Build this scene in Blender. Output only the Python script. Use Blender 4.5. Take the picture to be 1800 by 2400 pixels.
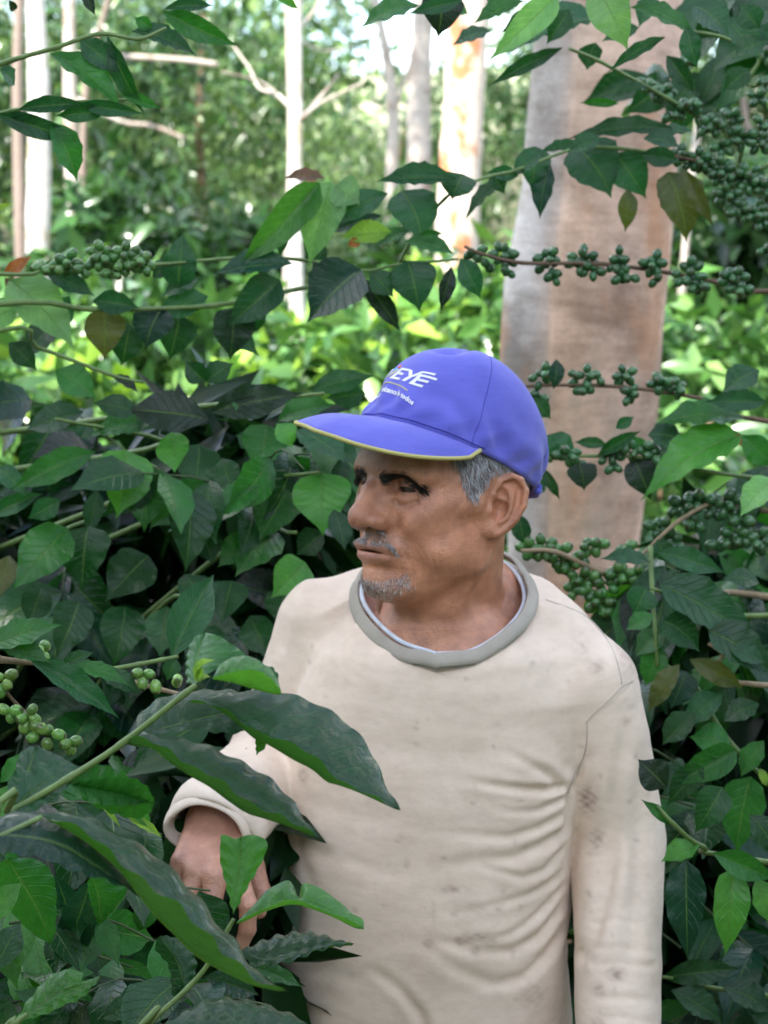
import bpy, bmesh, math, random
import numpy as np
from mathutils import Vector, Matrix, noise
for o in list(bpy.data.objects):
    bpy.data.objects.remove(o)
SC = bpy.context.scene
COL = SC.collection
R = math.radians
rng = random.Random(7)

# ------------------------------------------------------------------ camera
FPX = 5381.0                       # focal length in pixels of the 1800 x 2400 photograph
CAMH, PITCH = 1.76, R(7.0)
cd = bpy.data.cameras.new('camera')
cam = bpy.data.objects.new('camera', cd)
COL.objects.link(cam)
cam.location = (0, 0, CAMH)
cam.rotation_euler = (math.pi / 2 - PITCH, 0, 0)
cd.sensor_fit = 'VERTICAL'
cd.sensor_height = 22.3
cd.sensor_width = 16.725
cd.lens = 50.0
cd.clip_start = 0.05
cd.clip_end = 900
cd.dof.use_dof = True
cd.dof.focus_distance = 1.92
cd.dof.aperture_fstop = 7.3
SC.camera = cam
SC.render.resolution_x, SC.render.resolution_y = 768, 1024

CP = math.cos(PITCH)
SP = math.sin(PITCH)
def P(px, py, d):
    """world point (metres) at depth d along the camera axis, from a pixel of the 1800 x 2400 photograph"""
    a = (px - 900) / FPX * d
    b = (1200 - py) / FPX * d
    return Vector((a, d * CP + b * SP, CAMH - d * SP + b * CP))
def Q(px, py, d):
    """the same, from coordinates read off the 1659 px wide view"""
    return P(px * 1.085, py * 1.085, d)

# ------------------------------------------------------------------ sky and sun
SUN_DIR = Vector((-0.42, -0.50, 0.86)).normalized()      # towards the sun
SUN_EL = math.asin(SUN_DIR.z)
SUN_ROT = math.atan2(SUN_DIR.x, SUN_DIR.y)
w = bpy.data.worlds.new("World")
SC.world = w
w.use_nodes = True
nt = w.node_tree
nt.nodes.clear()
N = nt.nodes.new
L = nt.links.new
wo = N('ShaderNodeOutputWorld'); bg = N('ShaderNodeBackground'); sky = N('ShaderNodeTexSky')
sky.sky_type = 'NISHITA'; sky.sun_disc = False
sky.sun_elevation = SUN_EL; sky.sun_rotation = SUN_ROT
sky.air_density = 1.0; sky.dust_density = 2.0; sky.ozone_density = 1.0; sky.altitude = 1200
tc = N('ShaderNodeTexCoord'); mp = N('ShaderNodeMapping'); mp.inputs['Scale'].default_value = (2.2, 2.2, 4.5)
cl = N('ShaderNodeTexNoise'); cl.inputs['Scale'].default_value = 1.6; cl.inputs['Detail'].default_value = 6; cl.inputs['Roughness'].default_value = 0.55
cr = N('ShaderNodeValToRGB'); cr.color_ramp.elements[0].position = 0.47; cr.color_ramp.elements[1].position = 0.68
mx = N('ShaderNodeMix'); mx.data_type = 'RGBA'
L(tc.outputs['Generated'], mp.inputs['Vector']); L(mp.outputs[0], cl.inputs['Vector']); L(cl.outputs[0], cr.inputs[0])
L(cr.outputs[0], mx.inputs['Factor']); L(sky.outputs[0], mx.inputs['A']); mx.inputs['B'].default_value = (10.6, 9.9, 8.9, 1)
L(mx.outputs['Result'], bg.inputs[0]); bg.inputs[1].default_value = 0.15
L(bg.outputs[0], wo.inputs[0])

sd = bpy.data.lights.new('sun', 'SUN')
sun = bpy.data.objects.new('sun', sd)
COL.objects.link(sun)
sd.energy = 3.0
sd.angle = R(0.5)
sd.color = (1.0, 0.95, 0.87)
sun.location = (0, 0, 20)
sun.rotation_euler = SUN_DIR.to_track_quat('Z', 'Y').to_euler()

vs = SC.view_settings
vs.view_transform = 'Standard'; vs.look = 'None'; vs.gamma = 1.0; vs.use_curve_mapping = False
vs.exposure = 2.15
# ------------------------------------------------------------------ scene helpers
def tag(o, label=None, cat=None, group=None, kind=None):
    if label: o['label'] = label
    if cat: o['category'] = cat
    if group: o['group'] = group
    if kind: o['kind'] = kind
    return o
def empty(name, loc=(0, 0, 0), rz=0.0):
    o = bpy.data.objects.new(name, None)
    o.empty_display_size = 0.05
    o.location = loc; o.rotation_euler = (0, 0, rz)
    COL.objects.link(o)
    return o
def link(o, parent=None):
    COL.objects.link(o)
    if parent is not None:
        o.parent = parent
        o.matrix_parent_inverse = wm(parent).inverted()
    return o
def wm(o):
    """world matrix before any depsgraph update"""
    m = Matrix.LocRotScale(o.location, o.rotation_euler, o.scale) if o.rotation_mode != 'QUATERNION' else Matrix.LocRotScale(o.location, o.rotation_quaternion, o.scale)
    if o.parent:
        return wm(o.parent) @ o.matrix_parent_inverse @ m
    return m
def smooth(me):
    me.polygons.foreach_set('use_smooth', [True] * len(me.polygons))
def mesh_np(name, verts, faces, mat=None, sm=True, uv=None):
    me = bpy.data.meshes.new(name)
    me.from_pydata([tuple(v) for v in verts], [], [tuple(f) for f in faces])
    if mat: me.materials.append(mat)
    if sm: smooth(me)
    me.update()
    return me
def quick_mesh(name, V, F, mat=None, sm=True):
    """numpy arrays straight into a mesh; F is (n,3) or (n,4)"""
    me = bpy.data.meshes.new(name)
    V = np.asarray(V, np.float32); F = np.asarray(F, np.int32)
    me.vertices.add(len(V)); me.vertices.foreach_set('co', V.ravel())
    k = F.shape[1]
    me.loops.add(F.size); me.loops.foreach_set('vertex_index', F.ravel())
    me.polygons.add(len(F)); me.polygons.foreach_set('loop_start', np.arange(0, F.size, k, dtype=np.int32))
    me.polygons.foreach_set('use_smooth', np.full(len(F), sm, bool))
    me.update(calc_edges=True)
    if mat: me.materials.append(mat)
    return me
def obj(name, me, parent=None, loc=None):
    o = bpy.data.objects.new(name, me)
    if loc is not None: o.location = loc
    return link(o, parent)
def set_col(me, arr, name='tint'):
    a = me.color_attributes.new(name, 'FLOAT_COLOR', 'POINT')
    arr = np.asarray(arr, np.float32)
    if arr.shape[1] == 3: arr = np.hstack([arr, np.ones((len(arr), 1), np.float32)])
    a.data.foreach_set('color', arr.ravel())

def tube(pts, rads, n=8, cap=True):
    """tube along pts; returns verts, quads (+cap fan tris as degenerate quads avoided)"""
    pts = [Vector(p) for p in pts]
    V, F = [], []
    up = Vector((0.13, 0.21, 0.97)).normalized()
    prev = None
    for i, p in enumerate(pts):
        t = (pts[min(i + 1, len(pts) - 1)] - pts[max(i - 1, 0)]).normalized()
        if prev is None:
            a = t.orthogonal().normalized()
        else:
            a = (prev - t * prev.dot(t)).normalized()
        prev = a
        b = t.cross(a)
        r = rads[i] if hasattr(rads, '__len__') else rads
        for k in range(n):
            an = 2 * math.pi * k / n
            V.append(p + (a * math.cos(an) + b * math.sin(an)) * r)
    for i in range(len(pts) - 1):
        for k in range(n):
            k2 = (k + 1) % n
            F.append((i * n + k, i * n + k2, (i + 1) * n + k2, (i + 1) * n + k))
    if cap:
        F.append(tuple(range(n - 1, -1, -1)))
        F.append(tuple(range((len(pts) - 1) * n, len(pts) * n)))
    return V, F
def catmull(pts, m=6):
    pts = [Vector(p) for p in pts]
    if len(pts) < 3: return [pts[0].lerp(pts[-1], i / m) for i in range(m + 1)]
    out = []
    ext = [pts[0] * 2 - pts[1]] + pts + [pts[-1] * 2 - pts[-2]]
    for i in range(1, len(ext) - 2):
        p0, p1, p2, p3 = ext[i - 1:i + 3]
        for k in range(m):
            t = k / m
            out.append(0.5 * ((2 * p1) + (p2 - p0) * t + (2 * p0 - 5 * p1 + 4 * p2 - p3) * t * t + (3 * p1 - p0 - 3 * p2 + p3) * t ** 3))
    out.append(pts[-1])
    return out

# ------------------------------------------------------------------ node helpers
class NT:
    def __init__(s, name, principled=True):
        s.m = bpy.data.materials.new(name); s.m.use_nodes = True
        s.t = s.m.node_tree; s.t.nodes.clear()
        s.out = s.n('ShaderNodeOutputMaterial')
        if principled:
            s.p = s.n('ShaderNodeBsdfPrincipled'); s.l(s.p.outputs[0], s.out.inputs[0])
    def n(s, k, **kw):
        x = s.t.nodes.new(k)
        for a, v in kw.items(): setattr(x, a, v)
        return x
    def l(s, a, b): s.t.links.new(a, b)
    def math(s, op, a, b=None, c=None):
        x = s.n('ShaderNodeMath', operation=op)
        for i, v in enumerate((a, b, c)):
            if v is None: continue
            if isinstance(v, (int, float)): x.inputs[i].default_value = v
            else: s.l(v, x.inputs[i])
        return x.outputs[0]
    def mix(s, f, a, b, mode='MIX'):
        x = s.n('ShaderNodeMix', data_type='RGBA', blend_type=mode)
        for nm, v in (('Factor', f), ('A', a), ('B', b)):
            if isinstance(v, (int, float)): x.inputs[nm].default_value = v
            elif isinstance(v, tuple): x.inputs[nm].default_value = v if len(v) == 4 else v + (1,)
            else: s.l(v, x.inputs[nm])
        return x.outputs['Result']
    def noise(s, scale, detail=4, rough=0.5, vec=None, dist=0.0):
        x = s.n('ShaderNodeTexNoise'); x.inputs['Scale'].default_value = scale; x.inputs['Detail'].default_value = detail
        x.inputs['Roughness'].default_value = rough; x.inputs['Distortion'].default_value = dist
        if vec is not None: s.l(vec, x.inputs['Vector'])
        return x.outputs[0]
    def ramp(s, f, *stops):
        x = s.n('ShaderNodeValToRGB'); e = x.color_ramp.elements
        while len(e) < len(stops): e.new(0.5)
        for el, (p, c) in zip(e, stops):
            el.position = p; el.color = (c if len(c) == 4 else c + (1,)) if isinstance(c, tuple) else (c, c, c, 1)
        s.l(f, x.inputs[0]); return x.outputs[0]
    def bump(s, h, strength=0.3, dist=0.002, normal=None):
        x = s.n('ShaderNodeBump'); x.inputs['Strength'].default_value = strength; x.inputs['Distance'].default_value = dist
        s.l(h, x.inputs['Height'])
        if normal is not None: s.l(normal, x.inputs['Normal'])
        return x.outputs[0]
    def pos(s, scale=(1, 1, 1)):
        g = s.n('ShaderNodeNewGeometry'); mpn = s.n('ShaderNodeMapping'); mpn.inputs['Scale'].default_value = scale
        s.l(g.outputs['Position'], mpn.inputs['Vector']); return mpn.outputs[0]
    def objco(s, scale=(1, 1, 1)):
        g = s.n('ShaderNodeTexCoord'); mpn = s.n('ShaderNodeMapping'); mpn.inputs['Scale'].default_value = scale
        s.l(g.outputs['Object'], mpn.inputs['Vector']); return mpn.outputs[0]
    def set(s, **kw):
        nm = dict(col='Base Color', rough='Roughness', spec='Specular IOR Level', sss='Subsurface Weight', metal='Metallic', sheen='Sheen Weight', normal='Normal', coat='Coat Weight', alpha='Alpha')
        for k, v in kw.items():
            i = s.p.inputs[nm[k]]
            if isinstance(v, (int, float)): i.default_value = v
            elif isinstance(v, tuple): i.default_value = v if len(v) == 4 else v + (1,)
            else: s.l(v, i)
        return s
def simple_mat(name, col, rough=0.6, var=0.15, scale=30, bump=0.0, spec=0.4):
    t = NT(name)
    n = t.noise(scale, 5, 0.6, t.objco())
    d = tuple(c * (1 - var * 1.5) for c in col); u = tuple(min(1, c * (1 + var)) for c in col)
    t.set(col=t.ramp(n, (0.3, d), (0.7, u)), rough=rough, spec=spec)
    if bump: t.set(normal=t.bump(n, bump, 0.002))
    return t.m

# ------------------------------------------------------------------ signed distance modelling
def v3(*a): return np.array(a, np.float32)
def ell(p, c, r):
    q = (p - v3(*c)) / v3(*r)
    k0 = np.sqrt((q * q).sum(1)) + 1e-6
    q2 = (p - v3(*c)) / (v3(*r) ** 2)
    k1 = np.sqrt((q2 * q2).sum(1)) + 1e-6
    return k0 * (k0 - 1) / k1
def sph(p, c, r):
    return np.sqrt(((p - v3(*c)) ** 2).sum(1)) - r
def cone(p, a, b, r1, r2):
    a = v3(*a); b = v3(*b); ab = b - a
    t = np.clip(((p - a) @ ab) / float(ab @ ab), 0, 1)
    return np.sqrt(((p - a - t[:, None] * ab) ** 2).sum(1)) - (r1 + (r2 - r1) * t)
def chain(p, pts, rs, k=0.3):
    d = None
    for i in range(len(pts) - 1):
        e = cone(p, pts[i], pts[i + 1], rs[i], rs[i + 1])
        d = e if d is None else smin(d, e, k)
    return d
def pdist(p, pts):
    """distance to a polyline and the share of its length"""
    best = None
    n = len(pts) - 1
    for i in range(n):
        a = v3(*pts[i]); ab = v3(*pts[i + 1]) - a
        t = np.clip(((p - a) @ ab) / float(ab @ ab + 1e-9), 0, 1)
        dd = np.sqrt(((p - a - t[:, None] * ab) ** 2).sum(1))
        s = (i + t) / n
        if best is None: best, bs = dd, s
        else:
            mm = dd < best
            best = np.where(mm, dd, best); bs = np.where(mm, s, bs)
    return best, bs
def smin(a, b, k):
    h = np.clip(0.5 + 0.5 * (b - a) / k, 0, 1)
    return b + (a - b) * h - k * h * (1 - h)
def smax(a, b, k): return -smin(-a, -b, k)
def gbump(p, c, s):
    q = (p - v3(*c)) / (v3(*s) if hasattr(s, '__len__') else s)
    return np.exp(-(q * q).sum(1))
def surface_nets(fn, lo, hi, h, coarse=4, margin=1.7):
    lo = np.array(lo, float); hi = np.array(hi, float)
    nb = np.ceil((hi - lo) / (h * coarse)).astype(int) + 1
    H = h * coarse
    ax = [lo[i] + H * np.arange(nb[i] + 1) for i in range(3)]
    G = np.stack(np.meshgrid(*ax, indexing='ij'), -1).reshape(-1, 3).astype(np.float32)
    C = fn(G).reshape([n + 1 for n in nb])
    n = nb * coarse + 1
    near = np.abs(C) < H * margin
    blk = np.zeros(nb, bool)
    for i in (0, 1):
        for j in (0, 1):
            for k in (0, 1):
                blk |= near[i:nb[0] + i, j:nb[1] + j, k:nb[2] + k]
    f = np.repeat(np.repeat(np.repeat(C[:-1, :-1, :-1], coarse, 0), coarse, 1), coarse, 2)
    f = np.pad(f, ((0, 1),) * 3, mode='edge').astype(np.float32)
    msk = np.repeat(np.repeat(np.repeat(blk, coarse, 0), coarse, 1), coarse, 2)
    m2 = np.zeros(n, bool)
    m2[:-1, :-1, :-1] |= msk; m2[1:, :-1, :-1] |= msk; m2[:-1, 1:, :-1] |= msk; m2[:-1, :-1, 1:] |= msk
    m2[1:, 1:, :-1] |= msk; m2[1:, :-1, 1:] |= msk; m2[:-1, 1:, 1:] |= msk; m2[1:, 1:, 1:] |= msk
    ii = np.argwhere(m2)
    pts = (lo + ii * h).astype(np.float32)
    vals = np.concatenate([fn(pts[s:s + 400000]) for s in range(0, len(pts), 400000)])
    f[ii[:, 0], ii[:, 1], ii[:, 2]] = vals
    s = f < 0
    cnt = np.zeros([x - 1 for x in n], np.int8)
    for i in (0, 1):
        for j in (0, 1):
            for k in (0, 1):
                cnt += s[i:n[0] - 1 + i, j:n[1] - 1 + j, k:n[2] - 1 + k]
    act = np.argwhere((cnt > 0) & (cnt < 8))
    vid = -np.ones([x - 1 for x in n], np.int32)
    vid[act[:, 0], act[:, 1], act[:, 2]] = np.arange(len(act))
    acc = np.zeros((len(act), 3)); num = np.zeros(len(act))
    offs = [(i, j, k) for i in (0, 1) for j in (0, 1) for k in (0, 1)]
    for a in offs:
        for axx in range(3):
            if a[axx] == 1: continue
            b = list(a); b[axx] = 1
            fa = f[act[:, 0] + a[0], act[:, 1] + a[1], act[:, 2] + a[2]]
            fb = f[act[:, 0] + b[0], act[:, 1] + b[1], act[:, 2] + b[2]]
            c = (fa < 0) != (fb < 0)
            t = np.where(c, fa / np.where(c, fa - fb, 1), 0)
            q = np.zeros((len(act), 3)); q[:] = a; q[:, axx] += t
            acc += q * c[:, None]; num += c
    V = lo + (act + acc / num[:, None]) * h
    F = []
    for axx in range(3):
        sl0 = [slice(None)] * 3; sl1 = [slice(None)] * 3
        sl0[axx] = slice(0, -1); sl1[axx] = slice(1, None)
        ch = s[tuple(sl0)] != s[tuple(sl1)]
        e = np.argwhere(ch)
        o1, o2 = [(1, 2), (2, 0), (0, 1)][axx]
        ok = (e[:, o1] > 0) & (e[:, o2] > 0) & (e[:, o1] < n[o1] - 1) & (e[:, o2] < n[o2] - 1)
        e = e[ok]
        def g(d1, d2):
            c = e.copy(); c[:, o1] -= d1; c[:, o2] -= d2
            return vid[c[:, 0], c[:, 1], c[:, 2]]
        q = np.stack([g(1, 1), g(0, 1), g(0, 0), g(1, 0)], 1)
        inside = s[e[:, 0], e[:, 1], e[:, 2]]
        q[~inside] = q[~inside][:, ::-1]
        F.append(q)
    F = np.concatenate(F)
    F = F[(F >= 0).all(1)]
    return V.astype(np.float32), F
def grad(fn, V, e=0.08):
    g = np.stack([fn(V + v3(*(e if i == k else 0 for k in range(3)))) - fn(V - v3(*(e if i == k else 0 for k in range(3)))) for i in range(3)], 1)
    return g / (np.linalg.norm(g, axis=1, keepdims=True) + 1e-9)
# ------------------------------------------------------------------ leaves
PROF_U = [0, .03, .08, .15, .25, .36, .48, .60, .70, .78, .85, .90, .95, 1.0]
PROF_W = [.03, .05, .30, .58, .84, .97, 1.0, .92, .75, .52, .28, .14, .07, .01]
HEART_U = [0, .02, .06, .14, .26, .4, .55, .7, .8, .87, .93, 1.0]
HEART_W = [.03, .25, .60, .88, 1.0, .98, .86, .60, .36, .16, .07, .01]
WEDGE_U = [0, .06, .2, .4, .6, .8, .9, .97, 1.0]
WEDGE_W = [.03, .08, .22, .48, .75, .98, 1.0, .92, .80]
def leaf_mesh(name, nu=14, nv=4, bend=0.5, fold=0.25, wave=0.035, nw=5, prof='std', seed=0, quilt=0.003, curl=0.0, holes=0, thick=False, twist=0.0, bite=0.0):
    """a leaf of length 1 along +X, half width 0.2, upper side +Z, tip at (1, 0, 0)"""
    rs = np.random.RandomState(seed)
    U_, W_ = {'std': (PROF_U, PROF_W), 'heart': (HEART_U, HEART_W), 'wedge': (WEDGE_U, WEDGE_W)}[prof]
    us = np.linspace(0, 1, nu + 1)
    if prof != 'wedge': us = us ** 0.92
    ph1, ph2 = rs.rand(2) * 6.28
    cx, cz = [0.0], [0.0]
    for i in range(nu):
        a = bend * (0.5 - (us[i] + us[i + 1]) / 2) * 1.0 - 0.25 * bend * math.sin(3.1 * us[i]) * .3
        dl = us[i + 1] - us[i]
        cx.append(cx[-1] + dl * math.cos(a)); cz.append(cz[-1] + dl * math.sin(a))
    cx, cz = np.array(cx), np.array(cz)
    L_ = math.hypot(cx[-1], cz[-1]); an = math.atan2(cz[-1], cx[-1])
    cx, cz = (cx * math.cos(an) + cz * math.sin(an)) / L_, (-cx * math.sin(an) + cz * math.cos(an)) / L_
    V = []; UV = []
    sway = 0.03 * rs.randn()
    for i, u in enumerate(us):
        w_ = np.interp(u, U_, W_) * 0.2
        tw = twist * (u - .4)
        for j in range(-nv, nv + 1):
            v = j / nv; av = abs(v)
            side = 1 if v > 0 else -1
            ww = w_ * (1 + 0.05 * math.sin(11 * u + ph1 + side)) 
            if bite and side > 0 and abs(u - bite) < 0.10: ww *= 1 - 0.55 * (1 - abs(u - bite) / 0.10)
            y = v * ww
            z = av * ww * math.tan(fold) * (1.0 - curl * av)
            ph = ph1 if side > 0 else ph2
            z += wave * (av ** 2) * math.sin(2 * math.pi * nw * u + ph + .6 * math.sin(5 * u)) * (ww / 0.2)
            # blades swell between the side veins, the midrib lies in a groove
            z += quilt * math.cos(2 * math.pi * (u - 0.20 * av) * 9) * min(1, av * 3) * (1 - av ** 4)
            z -= 0.006 * math.exp(-(v / 0.10) ** 2) * (1 - u)
            yy = y * math.cos(tw) - z * math.sin(tw); zz = y * math.sin(tw) + z * math.cos(tw)
            V.append((cx[i], yy + sway * math.sin(math.pi * u), cz[i] + zz)); UV.append((u, 0.5 + v / 2))
    m_ = 2 * nv + 1
    F = []
    for i in range(nu):
        for j in range(m_ - 1):
            if holes and rs.rand() < holes and 0.2 < us[i] < .85 and 0 < j < m_ - 2: continue
            a = i * m_ + j
            F.append((a, a + m_, a + m_ + 1, a + 1))
    me = bpy.data.meshes.new(name)
    me.from_pydata(V, [], F); smooth(me)
    uvl = me.uv_layers.new(name='uv')
    li = np.zeros(len(me.loops), np.int32); me.loops.foreach_get('vertex_index', li)
    uvl.data.foreach_set('uv', np.array(UV, np.float32)[li].ravel())
    me.update()
    return me

def leaf_material(name, wet=False, tinted=False, spec=None):
    t = NT(name)
    if tinted:
        vc = t.n('ShaderNodeVertexColor', layer_name='tint'); colr = vc.outputs[0]
    else:
        oi = t.n('ShaderNodeObjectInfo'); colr = oi.outputs['Color']
    geo = t.n('ShaderNodeNewGeometry')
    if not tinted:
        uv = t.n('ShaderNodeUVMap', uv_map='uv'); sp = t.n('ShaderNodeSeparateXYZ'); t.l(uv.outputs[0], sp.inputs[0])
        av = t.math('ABSOLUTE', t.math('SUBTRACT', t.math('MULTIPLY', sp.outputs[1], 2), 1))
        mid = t.ramp(av, (0.02, 1.0), (0.05, 0.0))
        fr = t.math('FRACT', t.math('MULTIPLY', t.math('SUBTRACT', sp.outputs[0], t.math('MULTIPLY', av, 0.20)), 9))
        lat = t.ramp(t.math('ABSOLUTE', t.math('SUBTRACT', fr, 0.5)), (0.42, 0.0), (0.49, 1.0))
        ob = t.objco()
        n = t.noise(5, 4, .6, ob)
        n2 = t.noise(3.2, 4, .65, ob)
        c = t.mix(1.0, colr, t.ramp(n2, (0.3, (.70, .78, .80)), (0.7, (1.25, 1.18, 1.1))), 'MULTIPLY')
        c = t.mix(t.math('MULTIPLY', lat, 0.30), c, t.mix(1.0, c, (2.2, 1.8, 1.4), 'MULTIPLY'))
        c = t.mix(t.math('MULTIPLY', mid, 0.55), c, (0.11, 0.20, 0.05))
        spots = t.ramp(t.noise(17, 3, .5, ob), (0.70, 0.0), (0.76, 1.0))
        c = t.mix(t.math('MULTIPLY', spots, 0.45), c, (0.07, 0.055, 0.015))
        back = t.mix(0.55, t.mix(1.0, c, (1.9, 1.75, 1.5), 'MULTIPLY'), (0.055, 0.15, 0.028))
        c = t.mix(geo.outputs['Backfacing'], c, back)
        h = t.math('ADD', t.math('MULTIPLY', lat, -0.25 if wet else -0.5), t.math('MULTIPLY', mid, -1.0))
        nf = t.noise(42 if wet else 22, 4, .65, t.objco((1, 2.2, 1)))
        h = t.math('ADD', h, t.math('MULTIPLY', nf, 1.2 if wet else 0.5))
        if wet: h = t.math('ADD', h, t.math('MULTIPLY', t.ramp(t.noise(120, 2, .5, ob), (0.62, 0.0), (0.68, 1.0)), 1.3))
        t.set(normal=t.bump(h, 0.8 if wet else 0.5, 0.0016 if wet else 0.0024))
        rough = t.math('ADD', t.ramp(n, (0.40, 0.10 if wet else 0.12), (0.64, 0.30 if wet else 0.32)), t.math('MULTIPLY', geo.outputs['Backfacing'], 0.25))
    else:
        n = t.noise(3, 3, .5, t.pos())
        c = colr
        back = t.mix(1.0, c, (1.5, 1.5, 1.3), 'MULTIPLY')
        c = t.mix(geo.outputs['Backfacing'], c, back)
        rough = t.math('ADD', 0.16, t.math('MULTIPLY', n, 0.16))
    t.set(col=c, rough=rough, spec=spec or (0.5 if tinted else 0.33))
    if wet:
        t.set(coat=0.28); t.p.inputs['Coat Roughness'].default_value = 0.10
    tr = t.n('ShaderNodeBsdfTranslucent'); t.l(t.mix(1.0, c, (1.7, 1.9, .8) if tinted else (2.4, 2.6, 1.0), 'MULTIPLY'), tr.inputs[0])
    ms = t.n('ShaderNodeMixShader'); ms.inputs[0].default_value = 0.24
    t.l(t.p.outputs[0], ms.inputs[1]); t.l(tr.outputs[0], ms.inputs[2]); t.l(ms.outputs[0], t.out.inputs[0])
    return t.m
LEAFM = leaf_material('coffee_leaf'); WETM = leaf_material('wet_coffee_leaf', wet=True); FOLM = leaf_material('foliage', tinted=True); INNM = leaf_material('inner_foliage', tinted=True, spec=0.12)
CLS = dict(D=(0.009, 0.056, 0.013), G=(0.013, 0.070, 0.024), M=(0.020, 0.118, 0.018), B=(0.055, 0.205, 0.032), L=(0.115, 0.270, 0.085),
           Y=(0.20, 0.36, 0.05), O=(0.060, 0.075, 0.014), R=(0.25, 0.085, 0.025), K=(0.007, 0.022, 0.009), N=(0.008, 0.044, 0.024), W=(0.10, 0.055, 0.03))  # K is the D leaf darkened, standing for shade on undersides
VAR = {}
def get_leaf(lod, prof, bend, seed, **kw):
    key = (lod, prof, round(bend, 1), seed % 4, tuple(sorted(kw.items())))
    if key not in VAR:
        nu, nv = {'hero': (46, 9), 'mid': (14, 4), 'lo': (7, 2)}[lod]
        p = dict(fold=0.22 + 0.12 * (seed % 3), wave=0.03, nw=4 + seed % 3)
        p.update(kw)
        me = leaf_mesh('leaf', nu, nv, bend=round(bend, 1), prof=prof, seed=seed % 4 * 17 + 3, **p)
        me.materials.append(WETM if lod == 'hero' else LEAFM)
        VAR[key] = me
    return VAR[key]
lrng = random.Random(21)
def place_leaf(parent, B, T, width, cls, face=0.35, roll=0.0, bend=0.5, lod='mid', prof='std', seed=None, name='leaf', zs=1.0, **kw):
    seed = lrng.randrange(1000) if seed is None else seed
    me = get_leaf(lod, prof, bend, seed, **kw)
    ax = T - B; ln = ax.length; ax = ax / ln
    tocam = (Vector((0, 0, CAMH)) - B).normalized()
    n = tocam * (1 - face) + Vector((0, 0, 1)) * face
    n = n - ax * n.dot(ax)
    if n.length < 1e-3: n = ax.orthogonal()
    n.normalize()
    n = Matrix.Rotation(R(roll), 3, ax) @ n
    y = n.cross(ax)
    o = bpy.data.objects.new(name, me)
    m = Matrix((ax, y, n)).transposed()
    o.rotation_mode = 'QUATERNION'
    o.rotation_quaternion = m.to_quaternion()
    o.location = B
    cs = max(0.5, abs(n.dot((tocam - ax * tocam.dot(ax)).normalized())))
    o.scale = (ln, width / cs / 0.4, ln * zs)
    c = CLS[cls]; j = 1 + lrng.uniform(-.22, .22)
    o.color = (c[0] * j, c[1] * j * (1 + lrng.uniform(-.08, .08)), c[2] * j, 1)
    link(o, parent)
    return o
def lf(parent, bx, by, tx, ty, w, cls, d, dt=0.0, **kw):
    """leaf from coordinates read off the 1659 px view; d = depth of the base, dt = how much farther the tip lies"""
    return place_leaf(parent, Q(bx, by, d), Q(tx, ty, d + dt), w * 1.085 / FPX * d, cls, **kw)
def bark(name, c1, c2, scale=40, bump=.4, rough=.8, stretch=(1, 1, .3)):
    t = NT(name); n = t.noise(scale, 5, .65, t.pos(stretch)); n2 = t.noise(scale * .2, 4, .6, t.pos())
    c = t.mix(n2, c1, c2); c = t.mix(1.0, c, t.ramp(n, (0.3, (.65, .65, .65)), (0.7, (1.15, 1.15, 1.15))), 'MULTIPLY')
    t.set(col=c, rough=rough, normal=t.bump(n, bump, 0.003)); return t.m
GSTEM = bark('green_stem', (0.10, 0.19, 0.04), (0.16, 0.24, 0.07), 60, .2, .5)
TSTEM = bark('tan_stem', (0.26, 0.19, 0.11), (0.38, 0.29, 0.18), 80, .4)
DSTEM = bark('dull_green_stem', (0.04, 0.075, 0.02), (0.07, 0.10, 0.035), 60, .2, .6)
RSTEM = bark('brown_stem', (0.11, 0.07, 0.04), (0.19, 0.12, 0.07), 80, .4)
def stem(parent, pts, r0, r1, mat, name='branch', n=8, m=6):
    c = catmull(pts, m)
    rr = [r0 + (r1 - r0) * i / (len(c) - 1) for i in range(len(c))]
    # knots where the leaf pairs sit
    rr = [r * (1.22 if i % m == 0 and 0 < i < len(c) - 1 else 1) for i, r in enumerate(rr)]
    V, F = tube(c, rr, n)
    return obj(name, mesh_np(name, V, F, mat), parent)
# berries
def berry_mesh():
    bm = bmesh.new(); bmesh.ops.create_uvsphere(bm, u_segments=12, v_segments=8, radius=1.0)
    for v in bm.verts:
        z = v.co.z
        v.co.x *= 0.88; v.co.y *= 0.92
        v.co.z = z * 1.12 - (0.16 if z > 0.99 else 0) + (0.06 if 0.85 < z < 0.97 else 0)
    me = bpy.data.meshes.new('berry'); bm.to_mesh(me); bm.free(); smooth(me)
    t = NT('green_berry'); oi = t.n('ShaderNodeObjectInfo'); ob = t.objco(); n = t.noise(2.2, 3, .5, ob)
    sp = t.n('ShaderNodeSeparateXYZ'); t.l(ob, sp.inputs[0])
    c = t.mix(1.0, oi.outputs['Color'], t.ramp(n, (0.3, (.7, .75, .8)), (0.7, (1.5, 1.35, 1.1))), 'MULTIPLY')
    c = t.mix(t.ramp(sp.outputs[2], (0.86, 0.0), (0.97, 0.8)), c, (0.05, 0.06, 0.02))
    t.set(col=c, rough=0.24, spec=0.6, sss=0.0)
    me.materials.append(t.m)
    return me
BERRY = berry_mesh()
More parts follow.
